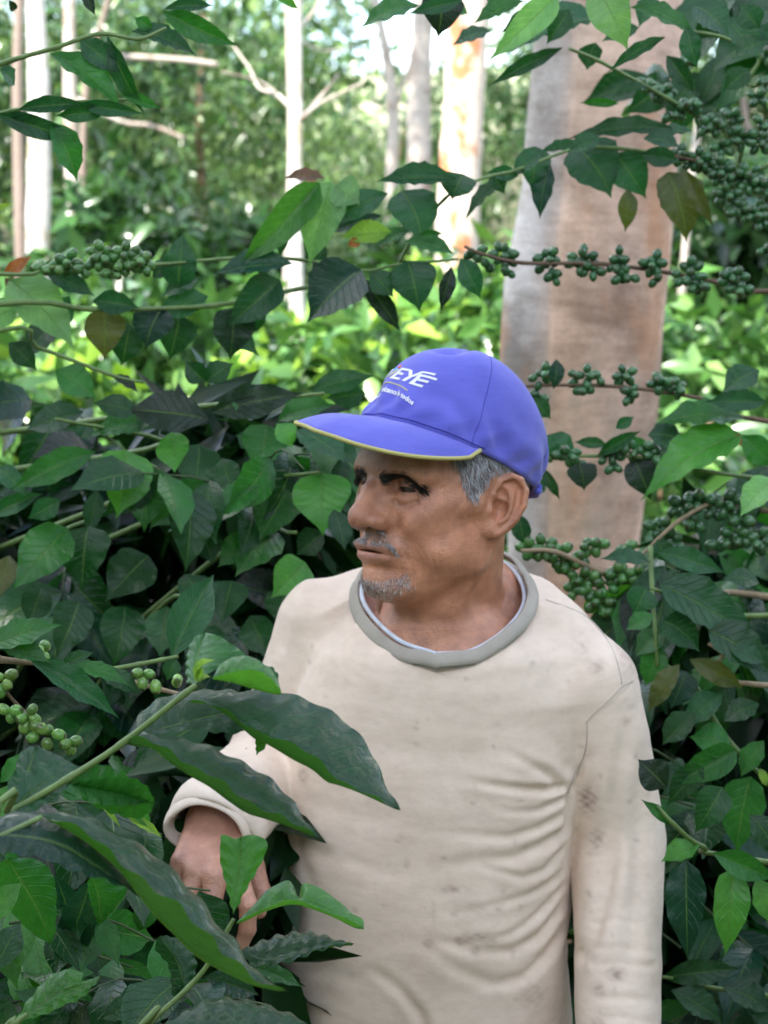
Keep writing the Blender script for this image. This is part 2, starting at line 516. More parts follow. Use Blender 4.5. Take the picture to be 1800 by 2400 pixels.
def berries(parent, c, n, spread, r=0.0055, col=(0.035, 0.115, 0.03), seed=0, axis=None):
    rs = random.Random(seed)
    placed = []
    tries = 0
    while len(placed) < n and tries < n * 60:
        tries += 1
        v = Vector((rs.gauss(0, 1), rs.gauss(0, 1), rs.gauss(-0.1, 1)))
        v.normalize(); v *= rs.uniform(.35, 1.0)
        p = Vector(c) + Vector((v.x * spread[0], v.y * spread[1], v.z * spread[2]))
        if all((p - q_).length > r * 1.72 for q_ in placed): placed.append(p)
    for p in placed:
        o = bpy.data.objects.new('berry', BERRY)
        o.location = p
        s_ = r * rs.uniform(.86, 1.12); o.scale = (s_, s_, s_)
        d_ = (p - Vector(c)); d_.z -= 0.003
        o.rotation_mode = 'QUATERNION'; o.rotation_quaternion = d_.to_track_quat('Z', 'Y')
        j = rs.uniform(.75, 1.35); o.color = (col[0] * j * rs.uniform(.9, 1.25), col[1] * j, col[2] * j, 1)
        link(o, parent)
        # short stalk joins the berry to the branch
    return placed
def seen_at(p):
    """1659 px coordinates and depth of a point"""
    y, z = p.y, p.z - CAMH
    d = y * CP - z * SP
    return (900 + p.x / d * FPX) / 1.085, (1200 - (y * SP + z * CP) / d * FPX) / 1.085, d
KEEP = [(335, 660, 1470, 2090, 2.42), (560, 1420, 740, 2300, 2.62)]      # the man must stay free of stray twigs
def free(*ps):
    for p in ps:
        x, y, d = seen_at(p)
        for x0, x1, y0, y1, dm in KEEP:
            if x0 < x < x1 and y0 < y < y1 and d < dm: return False
    return True
# a twig with leaf pairs, drooping
def twig(bush, a, b, pairs, ln, cls='DDDMG', face=0.35, r=0.0015, mat=None, lod='lo', hang=0.8, width=0.42, term=True):
    mid = a.lerp(b, 0.5) + Vector((0, 0, 0.02))
    br = stem(bush, [a, mid, b], r, r * .6, mat or DSTEM, n=5, m=3)
    ax = (b - a).normalized()
    side = ax.cross(Vector((0, 0, 1)))
    side = side.normalized() if side.length > 1e-3 else Vector((1, 0, 0))
    for i in range(pairs):
        f = (i + .6) / pairs
        p = a.lerp(b, f) + Vector((0, 0, 0.02 * math.sin(math.pi * f)))
        for s_ in (-1, 1):
            d_ = side * s_ * lrng.uniform(.45, 1) + ax * lrng.uniform(.3, .9) + Vector((0, 0, -hang * lrng.uniform(.5, 1.5)))
            d_.normalize()
            l_ = ln * lrng.uniform(.7, 1.15)
            if not free(p.lerp(p + d_ * l_, .5), p + d_ * l_): continue
            place_leaf(br, p, p + d_ * l_, l_ * width * lrng.uniform(.85, 1.15), lrng.choice(cls), face=lrng.uniform(face - .2, face + .35), roll=lrng.uniform(-35, 35), bend=lrng.choice((.4, .8, 1.2)), lod=lod)
    if term and free(b, b + ax * ln):
        place_leaf(br, b, b + (ax + Vector((0, 0, -hang * .6))).normalized() * ln, ln * width, lrng.choice(cls), face=face, roll=lrng.uniform(-20, 20), bend=.6, lod=lod)
    return br
# masses of leaves joined into one mesh
def leaf_cloud(name, C, size, rs, cols, droop=0.5, ratio=0.42, mat=None, normals=None):
    """C (n,3) leaf positions; every leaf is four triangles folded along the midrib"""
    n = len(C)
    d = rs.randn(n, 3); d[:, 2] -= droop * 1.6
    if normals is not None: d += normals * 0.9
    d /= np.linalg.norm(d, axis=1, keepdims=True)
    up = rs.randn(n, 3) * .55 + np.array([0, -.25, 1.0])
    s = np.cross(d, up); s /= np.linalg.norm(s, axis=1, keepdims=True) + 1e-6
    nn = np.cross(s, d)
    ln = (size * (0.65 + 0.6 * rs.rand(n)))[:, None]
    w_ = ln * ratio * 0.5
    b = C; m1 = C + d * ln * .42 - nn * ln * .02; tpt = C + d * ln - nn * ln * .16
    l1 = m1 + s * w_ + nn * ln * .07; r1 = m1 - s * w_ + nn * ln * .07
    V = np.stack([b, l1, tpt, r1, m1], 1).reshape(-1, 3)
    k = np.arange(n)[:, None] * 5
    F = np.concatenate([k + [[0, 4, 1]], k + [[4, 2, 1]], k + [[0, 3, 4]], k + [[4, 3, 2]]])
    me = quick_mesh(name, V, F, mat or FOLM, sm=True)
    cc = np.array(cols)[rs.randint(0, len(cols), n)] * (0.7 + 0.6 * rs.rand(n, 1))
    set_col(me, np.repeat(cc, 5, 0))
    return me
def blob_points(rs, n, blobs, shell=0.45):
    """points spread through ellipsoid blobs, denser towards the outside; blobs (cx,cy,cz,rx,ry,rz)"""
    b = np.array(blobs); vol = (b[:, 3] * b[:, 4] * b[:, 5]) ** (2 / 3.); k = rs.choice(len(b), n, p=vol / vol.sum())
    v = rs.randn(n, 3); v /= np.linalg.norm(v, axis=1, keepdims=True)
    r = (shell + (1 - shell) * rs.rand(n)) * (1 + 0.12 * rs.randn(n))
    return b[k, :3] + v * r[:, None] * b[k, 3:], v
# leaves close to the camera are lofted between their two edges and the midrib
def rib(parent, base, tip, far, mid, near, cls, d, dt=0.0, dfar=.02, dnear=.0, n=44, nv=6, zoom=(.5278, 0, .5278, 1295.9), belly=.12, wave=.0012, seed=0, mat=None, zmid=0.0, nw=7):
    rs = np.random.RandomState(seed)
    def D(p): return (p[0] * zoom[0] + zoom[1], p[1] * zoom[2] + zoom[3])
    def curve(pts):
        c = catmull([Vector((*D(p), 0)) for p in [base] + list(pts) + [tip]], 10)
        s = [0.0]
        for i in range(1, len(c)): s.append(s[-1] + (c[i] - c[i - 1]).length)
        s = np.array(s) / s[-1]; a = np.array([[v.x, v.y] for v in c])
        u = np.linspace(0, 1, n + 1)
        return np.stack([np.interp(u, s, a[:, 0]), np.interp(u, s, a[:, 1])], 1)
    cf, cm, cn = curve(far), curve(mid), curve(near)
    V = []; UV = []
    ph = rs.rand(3) * 6.28
    for i in range(n + 1):
        u = i / n; env = math.sin(math.pi * min(1, u * 1.02)) ** .6 if 0 < u < 1 else 0.0
        dm = d + dt * u + zmid * math.sin(math.pi * u)
        pm = Q(cm[i][0], cm[i][1], dm)
        pf = Q(cf[i][0], cf[i][1], dm + dfar * env); pn = Q(cn[i][0], cn[i][1], dm + dnear * env)
        row = []
        nf_ = (pf - pm).cross(Q(cm[min(i + 1, n)][0], cm[min(i + 1, n)][1], dm) - Q(cm[max(i - 1, 0)][0], cm[max(i - 1, 0)][1], dm))
        nf_ = nf_.normalized() if nf_.length > 1e-9 else Vector((0, -1, 0))
        if nf_.dot(Vector((0, -1, .6))) < 0: nf_ = -nf_
        for j in range(-nv, nv + 1):
            v = j / nv; av = abs(v)
            e = pf if v > 0 else pn
            p = pm.lerp(e, av)
            w_ = (e - pm).length
            p = p + nf_ * (belly * w_ * math.sin(math.pi * av) * (1 if v > 0 else .5) + wave * av * av * math.sin(2 * math.pi * nw * u + ph[0 if v > 0 else 1]) + 0.0006 * math.cos(2 * math.pi * (u - .2 * av) * 9) * min(1, av * 3) * (1 - av ** 4)
                           - 0.0011 * math.exp(-(v / .09) ** 2))
            V.append(p); UV.append((u, .5 + v / 2))
    m_ = 2 * nv + 1; F = []
    for i in range(n):
        for j in range(m_ - 1):
            a = i * m_ + j; F.append((a, a + m_, a + m_ + 1, a + 1))
    i = n // 2 * m_ + nv + nv // 2
    nn = (V[i + m_] - V[i]).cross(V[i + 1] - V[i])
    if nn.dot(Vector((0, 0, CAMH)) - V[i]) < 0: F = [f[::-1] for f in F]
    b = Q(*D(base), d); L_ = (Q(*D(tip), d + dt) - b).length
    me = bpy.data.meshes.new('leaf'); me.from_pydata([(p - b) / L_ for p in V], [], F); smooth(me)
    uvl = me.uv_layers.new(name='uv'); li = np.zeros(len(me.loops), np.int32); me.loops.foreach_get('vertex_index', li)
    uvl.data.foreach_set('uv', np.array(UV, np.float32)[li].ravel()); me.materials.append(mat or WETM); me.update()
    o = bpy.data.objects.new('leaf', me); o.location = b; o.scale = (L_,) * 3
    c = CLS[cls]; o.color = (c[0], c[1], c[2], 1)
    link(o, parent); return o
# ================================================================== GROUND, HILLS, FAR FOREST
brs = np.random.RandomState(5)
def ground_z(x, y):
    r = math.hypot(x, y)
    z = 0.0
    z += 0.06 * math.sin(x * .7 + 1) * math.cos(y * .5) * min(1, r / 6)
    z += max(0, y - 9) * 0.03
    z += max(0, y - 34) * (0.05 if abs(x) < 500 else 0)
    return z
V = []; F = []
ys = [-60, -30, -15, -8, -4] + list(np.linspace(-2, 12, 29)) + list(np.linspace(13, 60, 40)) + list(np.linspace(64, 200, 30))
xs = list(np.linspace(-160, -30, 20)) + list(np.linspace(-28, 28, 60)) + list(np.linspace(30, 160, 20))
for y in ys:
    for x in xs: V.append((x, y, ground_z(x, y)))
nx = len(xs)
for j in range(len(ys) - 1):
    for i in range(nx - 1):
        a = j * nx + i; F.append((a, a + 1, a + nx + 1, a + nx))
t = NT('soil'); n = t.noise(3, 6, .65, t.pos()); n2 = t.noise(.12, 4, .6, t.pos())
c = t.ramp(n, (0.3, (0.06, 0.045, 0.028)), (0.55, (0.11, 0.085, 0.05)), (0.75, (0.05, 0.09, 0.03)))
c = t.mix(t.ramp(n2, (0.4, 0.0), (0.6, 0.7)), c, (0.10, 0.13, 0.05))
t.set(col=c, rough=.95, normal=t.bump(n, .6, .03))
g = obj('ground', mesh_np('ground', V, F, t.m)); tag(g, kind='structure')
# pale cleared hillside far behind the middle trunks
def hill(name, cx, cy, rx, ry, h, c1, c2):
    V = []; F = []; n = 40
    for j in range(n + 1):
        for i in range(n + 1):
            u, v = i / n * 2 - 1, j / n * 2 - 1
            r = math.hypot(u, v)
            z = h * max(0, 1 - r * r) ** 1.2 * (1 + .15 * math.sin(u * 7) * math.cos(v * 5))
            V.append((cx + u * rx, cy + v * ry, ground_z(cx + u * rx, cy + v * ry) - 1 + z))
    for j in range(n):
        for i in range(n):
            a = j * (n + 1) + i; F.append((a, a + 1, a + n + 2, a + n + 1))
    t = NT(name + '_grass'); n_ = t.noise(.25, 6, .6, t.pos()); n2 = t.noise(2.5, 4, .6, t.pos())
    c = t.mix(t.ramp(n_, (0.4, 0.0), (0.6, 1.0)), c1, c2); c = t.mix(1.0, c, t.ramp(n2, (0.3, (.75, .75, .75)), (0.7, (1.15, 1.15, 1.15))), 'MULTIPLY')
    t.set(col=c, rough=.95)
    return tag(obj(name, mesh_np(name, V, F, t.m)), kind='structure')
hill('hillside', 6, 130, 70, 50, 3.2, (0.42, 0.40, 0.27), (0.24, 0.30, 0.14))

GA = [(0.036, 0.095, 0.028), (0.055, 0.135, 0.036), (0.080, 0.175, 0.050), (0.022, 0.062, 0.020), (0.12, 0.22, 0.07), (0.030, 0.080, 0.030)]
GD = [(0.018, 0.05, 0.018), (0.03, 0.075, 0.025), (0.012, 0.035, 0.014), (0.04, 0.10, 0.035)]
GF = [(0.06, 0.11, 0.045), (0.09, 0.15, 0.06), (0.04, 0.08, 0.035), (0.12, 0.18, 0.07)]
# sunlit coffee shrubs in the clearing: a few meshes, many shrubs
def shrub_mesh(seed, n, h, r, cols, size):
    rs = np.random.RandomState(seed)
    bl = [(rs.uniform(-.5, .5) * r, rs.uniform(-.5, .5) * r, h * rs.uniform(.3, .88), r * rs.uniform(.3, .5), r * rs.uniform(.3, .5), h * rs.uniform(.12, .2)) for _ in range(14)]
    C, v = blob_points(rs, n, bl, .3)
    C[:, 2] = np.abs(C[:, 2])
    return leaf_cloud('foliage', C, np.full(n, size), rs, cols, .4, .42, normals=v)
def stem_mesh(seed, h, r, mat, n=5):
    rs = random.Random(seed); V, F = [], []
    for i in range(n):
        a = rs.uniform(0, 6.28); rr = r * rs.uniform(.3, .8)
        pts = [Vector((0, 0, -.1)), Vector((math.cos(a) * rr * .3, math.sin(a) * rr * .3, h * .4)), Vector((math.cos(a) * rr, math.sin(a) * rr, h * rs.uniform(.7, .95)))]
        v, f = tube(catmull(pts, 3), [0.022 - .0022 * k for k in range(7)], 5)
        o_ = len(V); V += v; F += [tuple(x + o_ for x in q_) for q_ in f]
    return mesh_np('stem', V, F, mat)
SH = [(shrub_mesh(11, 3400, 1.75, .85, GA, .13), stem_mesh(1, 1.6, .6, RSTEM)), (shrub_mesh(12, 3000, 1.6, .75, GA[:4], .12), stem_mesh(2, 1.5, .6, RSTEM)),
      (shrub_mesh(13, 3200, 1.7, .8, GA[1:] + [(0.2, 0.33, 0.05)], .14), stem_mesh(3, 1.6, .6, RSTEM)), (shrub_mesh(14, 4200, 1.9, .8, GD, .14), stem_mesh(4, 1.7, .6, RSTEM))]
def shrub(x, y, k, s, label, rot=0.0, group='sunlit shrubs in the clearing behind'):
    e = empty('coffee_shrub', (x, y, ground_z(x, y)), rot); e.scale = (s, s, s)
    tag(e, label, 'shrub', group)
    f = bpy.data.objects.new('foliage', SH[k][0]); COL.objects.link(f); f.parent = e; f['kind'] = 'stuff'
    st = bpy.data.objects.new('stem', SH[k][1]); COL.objects.link(st); st.parent = e
    return e
KN = ['bright green leafy shrub', 'mid green dense shrub', 'yellow-green sunlit shrub', 'dark green shrub']
def where(x, y):
    u = 900 + x / y * FPX / 1.085
    u = x / y
    q_ = 829 + u * 4960
    for lim_, s_ in ((-250, 'well past the left edge'), (0, 'at the left edge'), (60, 'left of the widest white trunk'), (150, 'under the widest white trunk'), (330, 'right of the widest white trunk'), (560, 'left of the slender white trunk'), (700, 'at the foot of the slender white trunk'), (850, 'above the cap brim'), (950, 'below the pale pinkish trunk'),
                     (1080, 'below the orange-flecked trunk'), (1300, 'behind the left part of the thick trunk'), (1480, 'behind the right part of the thick trunk'), (1900, 'just right of the thick trunk'), (2300, 'near the right edge'), (9999, 'past the right edge')):
        if q_ < lim_: return s_
rows = []
for (x, y, k, s) in [(-1.9, 6.3, 0, .92), (-1.15, 6.6, 2, .88), (-.55, 6.0, 0, .80), (-.1, 7.0, 2, .92), (.55, 6.6, 0, .90), (.2, 5.7, 1, .72), (2.15, 6.6, 0, .95), (1.75, 6.0, 2, .86), (2.6, 7.4, 0, 1.0),
                     (-2.8, 7.8, 0, 1.0), (-1.9, 8.2, 1, 1.0), (-1.1, 8.6, 0, 1.0), (-.3, 8.8, 1, 1.0), (.5, 8.6, 2, 1.0), (1.2, 8.3, 0, 1.0), (1.9, 8.8, 1, 1.1), (2.9, 9.2, 2, 1.1), (3.4, 8.2, 0, 1.0),
                     (-3.4, 10.4, 1, 1.1), (-2.3, 10.6, 0, 1.15), (-1.2, 11.0, 3, 1.1), (0.0, 11.4, 1, 1.1), (1.1, 11.2, 0, 1.1), (2.3, 11.0, 3, 1.25), (3.3, 11.6, 1, 1.25), (4.3, 11.0, 3, 1.3)]:
    rows.append((x, y, k, s))
seenl = {}
for i, (x, y, k, s) in enumerate(rows):
    if not -250 < 829 + x / y * 4960 < 1900: continue
    dist = 'nearest row' if y < 7.2 else 'second row' if y < 9.5 else 'back row'
    lab = f"{KN[k]} {where(x, y)}, {dist}"
    shrub(x, y, k, s, lab, rot=i * 1.3)
# bamboo-like feathery trees in the middle distance (dense soft foliage)
def tree_crown(seed, n, blobs, cols, size, droop=.5, ratio=.3, shell=.2):
    rs = np.random.RandomState(seed); C, v = blob_points(rs, n, blobs, shell)
    return leaf_cloud('crown', C, np.full(n, size), rs, cols, droop, ratio, normals=v * .5)
def rblobs(seed, n, R_, H0, H1, rb):
    rs = np.random.RandomState(seed); out = []
    for _ in range(n):
        a = rs.rand() * 6.28; rr = R_ * math.sqrt(rs.rand()); z = rs.uniform(H0, H1); k = rb * rs.uniform(.6, 1.3)
        out.append((rr * math.cos(a), rr * math.sin(a), z, k, k, k * .65))
    return out
def limb_mesh(seed, h, r0, n, R_, mat, lean=(0, 0)):
    rs = random.Random(seed)
    top = Vector((lean[0], lean[1], h))
    pts = [Vector((0, 0, -.3)), Vector((lean[0] * .3, lean[1] * .3, h * .35)), Vector((lean[0] * .7, lean[1] * .7, h * .7)), top]
    V, F = tube(catmull(pts, 5), [r0 * (1 - .75 * i / 15) for i in range(16)], 10)
    return V, F
CRN = [tree_crown(21, 9000, rblobs(1, 26, 1.9, 1.2, 4.0, .75), GF + GA[:2], .15), tree_crown(22, 8000, rblobs(2, 22, 1.6, .6, 3.4, .7), GF, .14), tree_crown(23, 9000, rblobs(3, 26, 2.0, .8, 4.4, .8), GD + GF[:2], .17)]
TR_M = mesh_np('trunk', *tube(catmull([Vector((0, 0, -.3)), Vector((.1, 0, 1.2)), Vector((-.05, .05, 2.6)), Vector((.05, 0, 3.8))], 4), [0.09 - .006 * k for k in range(13)], 8), RSTEM)
def small_tree(x, y, k, s, rot, label, zs=1.0):
    e = empty('small_tree', (x, y, ground_z(x, y)), rot); e.scale = (s, s, s * zs); tag(e, label, 'tree', 'soft-leaved trees beyond the clearing')
    f = bpy.data.objects.new('crown', CRN[k]); COL.objects.link(f); f.parent = e; f['kind'] = 'stuff'
    q_ = bpy.data.objects.new('trunk', TR_M); COL.objects.link(q_); q_.parent = e
for i, (x, y, k, s, zs, lab) in enumerate([
    (-2.75, 16.0, 2, .80, 1.0, 'grey-green feathery tree nearest the left white trunk, between it and the slender one'),
    (-1.35, 17.5, 0, .82, 1.0, 'feathery olive tree just left of the slender branching white trunk'),
    (-4.3, 18.5, 2, 1.05, 1.2, 'dark green tree behind the white trunk at the left edge'),
    (-5.4, 15.5, 0, .9, 1.3, 'tall mid green tree at the left edge of the view'),
    (.15, 21.0, 1, .62, 1.0, 'low pale green tree right of the slender white trunk'),
    (1.35, 20.5, 0, .72, 1.0, 'green tree between the orange-flecked trunk and the thick trunk'),
    (4.2, 15.0, 2, 1.0, 1.5, 'dark tall tree right of the thick trunk'),
    (5.6, 18.0, 2, 1.2, 1.5, 'dark tall tree at the right edge behind leaning stems'),
    (3.4, 20.5, 2, 1.1, 1.1, 'dark tree farther back between thick trunk and leaning stems'),
    (-2.1, 25.0, 1, 1.1, 1.0, 'pale soft tree far behind the feathery ones')]):
    small_tree(x, y, k, s, i * 1.7, lab, zs)
# far wood on the slope: reads as one mass
bl = []
for i in range(230):
    x = brs.uniform(-40, 45); y = brs.uniform(30, 70)
    if -.5 < x / y * 30 < 3.2 and brs.rand() < .5: continue
    k = brs.uniform(1.2, 2.4)
    bl.append((x, y, ground_z(x, y) + 5.6 * brs.rand() ** 1.5 + .5, k, k, k * .8))
C, v = blob_points(brs, 60000, bl, .4)
tag(obj('far_woodland', leaf_cloud('far_woodland', C, np.full(len(C), .38), brs, GF + GD[:2], .3, .5, normals=v)), 'green wooded slope fading behind all the trunks', 'woodland', kind='stuff')

# ------------------------------------------------------------------ tall trunks
def trunk_mat(name, c1, c2, patch=None, pscale=3, band=30):
    t = NT(name)
    n = t.noise(band, 5, .65, t.pos((1, 1, 1.0))); n2 = t.noise(2.2, 4, .6, t.pos()); nb = t.noise(18, 4, .6, t.pos((1, 1, 5)))
    c = t.mix(n2, c1, c2)
    c = t.mix(1.0, c, t.ramp(nb, (0.3, (.82, .80, .78)), (0.65, (1.06, 1.06, 1.06))), 'MULTIPLY')
    if patch: c = t.mix(t.ramp(t.noise(pscale, 4, .62, t.pos((1, 1, .8))), (0.53, 0.0), (0.63, .9)), c, patch)
    t.set(col=c, rough=.85, normal=t.bump(n, .5, .004)); return t.m
WHITEB = trunk_mat('white_bark', (0.50, 0.46, 0.40), (0.70, 0.68, 0.66), (0.40, 0.34, 0.22), 9)
PALEB = trunk_mat('pale_bark', (0.45, 0.38, 0.32), (0.62, 0.56, 0.50), (0.30, 0.22, 0.17), 5)
ORANB = trunk_mat('orange_flecked_bark', (0.60, 0.50, 0.42), (0.70, 0.60, 0.50), (0.45, 0.14, 0.035), 6)
BRNB = trunk_mat('brown_bark', (0.20, 0.15, 0.12), (0.30, 0.24, 0.20))
def tall(name, pix, d, label, mat, branches=(), crown=None):
    """pix: (x, y, width) in 1659 px coordinates from the ground up; the trunk runs on above the picture"""
    pts = [Q(x, y, d) for x, y, w_ in pix]; rr = [w_ * 1.085 / FPX * d / 2 for x, y, w_ in pix]
    # down to the soil and up out of the picture
    dirn = pts[0] - pts[1]; g0 = pts[0].copy(); k = 0
    while g0.z > ground_z(g0.x, g0.y) - .2 and k < 200: g0 += Vector((dirn.x * .15, 0, dirn.z)).normalized() * .1; k += 1
    pts = [g0] + pts; rr = [rr[0] * 1.15] + rr
    dirn = (pts[-1] - pts[-2]).normalized()
    for q_ in range(1, 4): pts.append(pts[-1] + dirn * 1.2); rr.append(rr[-1] * .85)
    base = empty(name, (g0.x, g0.y, ground_z(g0.x, g0.y))); tag(base, label, 'tree')
    c = catmull(pts, 5); rad = np.interp(np.linspace(0, 1, len(c)), np.linspace(0, 1, len(rr)), rr)
    rs = random.Random(len(label))
    V, F = tube(c, [r * rs.uniform(.95, 1.06) for r in rad], 14)
    obj('trunk', mesh_np('trunk', V, F, mat), base)
    for bpx in branches:
        bp = [Q(x, y, d + dz) for x, y, w_, dz in bpx]; br = [w_ * 1.085 / FPX * d / 2 for x, y, w_, dz in bpx]
        cc = catmull(bp, 4); V, F = tube(cc, np.interp(np.linspace(0, 1, len(cc)), np.linspace(0, 1, len(br)), br) * .8, 7)
        obj('limb', mesh_np('limb', V, F, PALEB), base)
    top = pts[-1]
    rs2 = np.random.RandomState(len(label))
    bls = [(top.x + rs2.randn() * .9, top.y + rs2.randn() * .9, top.z + .3 + rs2.rand() * 1.6, .7, .7, .45) for _ in range(12)]
    C, v = blob_points(rs2, 2600, bls, .3)
    cr = obj('crown', leaf_cloud('crown', C, np.full(len(C), .16), rs2, GA, .4, .4, normals=v), base); cr['kind'] = 'stuff'
    return base
tall('white_tree', [(82, 640, 50), (84, 400, 52), (84, 200, 48), (76, 0, 42)], 9.0, 'smooth white trunk standing at the left, sunlit, widest of the white trunks', WHITEB)
tall('white_tree', [(651, 1015, 34), (648, 800, 36), (640, 600, 32), (638, 400, 30), (640, 250, 28), (640, 60, 26)], 8.4, 'slender white trunk with bare forked limbs in the left middle', WHITEB,
     [[(636, 242, 14, 0), (600, 205, 11, .1), (560, 190, 8, .2), (540, 150, 7, .3), (505, 100, 5, .4)], [(600, 205, 9, .1), (560, 175, 6, .1), (480, 155, 5, 0)],
      [(646, 262, 15, 0), (690, 225, 11, -.1), (740, 200, 8, -.2), (785, 178, 5, -.3)], [(650, 255, 10, 0), (700, 200, 8, .1), (730, 160, 5, .2)], [(648, 60, 11, 0), (680, 20, 8, .2), (700, -30, 6, .3)], [(650, 90, 8, 0), (700, 110, 6, .2), (760, 100, 4, .3)]])
tall('slim_tree', [(614, 800, 13), (616, 640, 13), (622, 500, 11), (626, 300, 9), (622, 100, 8)], 9.2, 'thin tan stem standing close beside the slender white trunk', PALEB)
tall('orange_flecked_tree', [(985, 640, 92), (992, 400, 92), (1003, 200, 88), (1012, 20, 86)], 10.0, 'sunlit trunk with flaking orange bark just left of the thick trunk', ORANB)
tall('pale_tree', [(890, 650, 54), (905, 400, 52), (905, 200, 50), (915, 20, 46)], 13.0, 'pale pinkish trunk left of the orange-flecked trunk', PALEB)
tall('pale_tree', [(845, 450, 26), (850, 250, 26), (835, 120, 22), (815, 20, 18)], 15.0, 'thin pale trunk farthest back in the middle', PALEB, [[(850, 250, 16, 0), (870, 180, 10, 0), (900, 100, 6, 0)]])
tall('brown_tree', [(155, 560, 30), (155, 350, 30), (150, 150, 28), (150, 0, 26)], 12.0, 'brownish trunk just right of the left white trunk', PALEB)
tall('brown_tree', [(45, 560, 26), (40, 350, 26), (38, 150, 24), (42, 0, 22)], 12.5, 'brown trunk left of the widest white trunk', BRNB)
tall('brown_tree', [(180, 560, 16), (178, 350, 16), (190, 150, 14), (225, 30, 12)], 13.5, 'thin dark stem leaning right behind the brownish trunk', BRNB)
tall('leaning_tree', [(1500, 330, 16), (1545, 230, 17), (1600, 120, 17), (1650, -10, 15)], 9.5, 'thin pale stem leaning to the right beyond the thick trunk', PALEB)
tall('leaning_tree', [(1640, 420, 12), (1612, 260, 13), (1600, 150, 12), (1585, 20, 11)], 11.0, 'thin brown stem leaning left near the right edge', BRNB)
tall('brown_tree', [(1700, 600, 30), (1690, 300, 30), (1672, 100, 28), (1660, -20, 26)], 12.0, 'dark trunk at the right edge', BRNB)
# fallen pole lying across behind the left trunks
def pole(pix, d, w_, label):
    pts = [Q(x, y, d) for x, y in pix]; V, F = tube(catmull(pts, 5), w_ * 1.085 / FPX * d / 2, 8)
    o = obj('fallen_branch', mesh_np('fallen_branch', V, F, PALEB)); tag(o, label, 'branch')
pole([(150, 118), (270, 122), (400, 130), (470, 140)], 13.2, 12, 'pale bare branch hanging level between the left trunks, upper one')
pole([(160, 210), (260, 262), (330, 272), (400, 300)], 13.4, 9, 'pale bare branch sagging behind the left leaves, lower one')

# ------------------------------------------------------------------ the thick trunk behind the man
TD = 4.3
rowsT = [(-60, 1150, 1505), (150, 1143, 1498), (400, 1128, 1478), (600, 1096, 1466), (760, 1086, 1456), (900, 1092, 1450), (1060, 1104, 1428), (1200, 1112, 1410), (1420, 1100, 1420), (1800, 1080, 1450), (2300, 1050, 1480)]
t = NT('smooth_pink_bark')
vc = t.n('ShaderNodeVertexColor', layer_name='tint')
po = t.pos((1, 1, 1)); n = t.noise(5, 5, .62, po); nb = t.noise(26, 5, .65, t.pos((.7, .7, 3.0))); nf = t.noise(150, 4, .6, t.pos((1, 1, 1.6))); ns = t.noise(2.4, 5, .6, t.pos((2.2, 2.2, .9)))
c = t.mix(1.0, vc.outputs[0], t.ramp(n, (0.36, (.50, .46, .42)), (0.58, (1.16, 1.14, 1.12))), 'MULTIPLY')
c = t.mix(1.0, c, t.ramp(nb, (0.34, (.84, .80, .76)), (0.60, (1.06, 1.06, 1.06))), 'MULTIPLY')
c = t.mix(1.0, c, t.ramp(nf, (0.35, (.86, .86, .86)), (0.65, (1.06, 1.06, 1.06))), 'MULTIPLY')
c = t.mix(t.ramp(ns, (0.57, 0.0), (0.68, .6)), c, (0.55, 0.25, 0.11))
c = t.mix(t.ramp(t.noise(7, 4, .6, t.pos((1, 1, 1.7))), (0.66, 0.0), (0.74, .6)), c, (0.15, 0.115, 0.085))
c = t.mix(t.ramp(t.noise(3.3, 5, .7, t.pos((1, 1, .6))), (0.52, 0.0), (0.68, .5)), c, (0.36, 0.36, 0.27))
t.set(col=c, rough=.8, normal=t.bump(t.math('ADD', t.math('MULTIPLY', n, 1.2), t.math('MULTIPLY', nf, .3)), .35, .006))
PINK = t.m
V = []; F = []; CC = []
NSEG = 96
zr = [];
for (y, xl, xr) in rowsT[::-1]:
    a = Q(xl, y, TD); b = Q(xr, y, TD); zr.append((a.z, (a.x + b.x) / 2, (b.x - a.x) / 2, (a.y + b.y) / 2))
zr = np.array(zr)
Zs = list(np.linspace(-.25, zr[-1, 0], 120)) + list(np.linspace(zr[-1, 0], 6.2, 30))[1:]
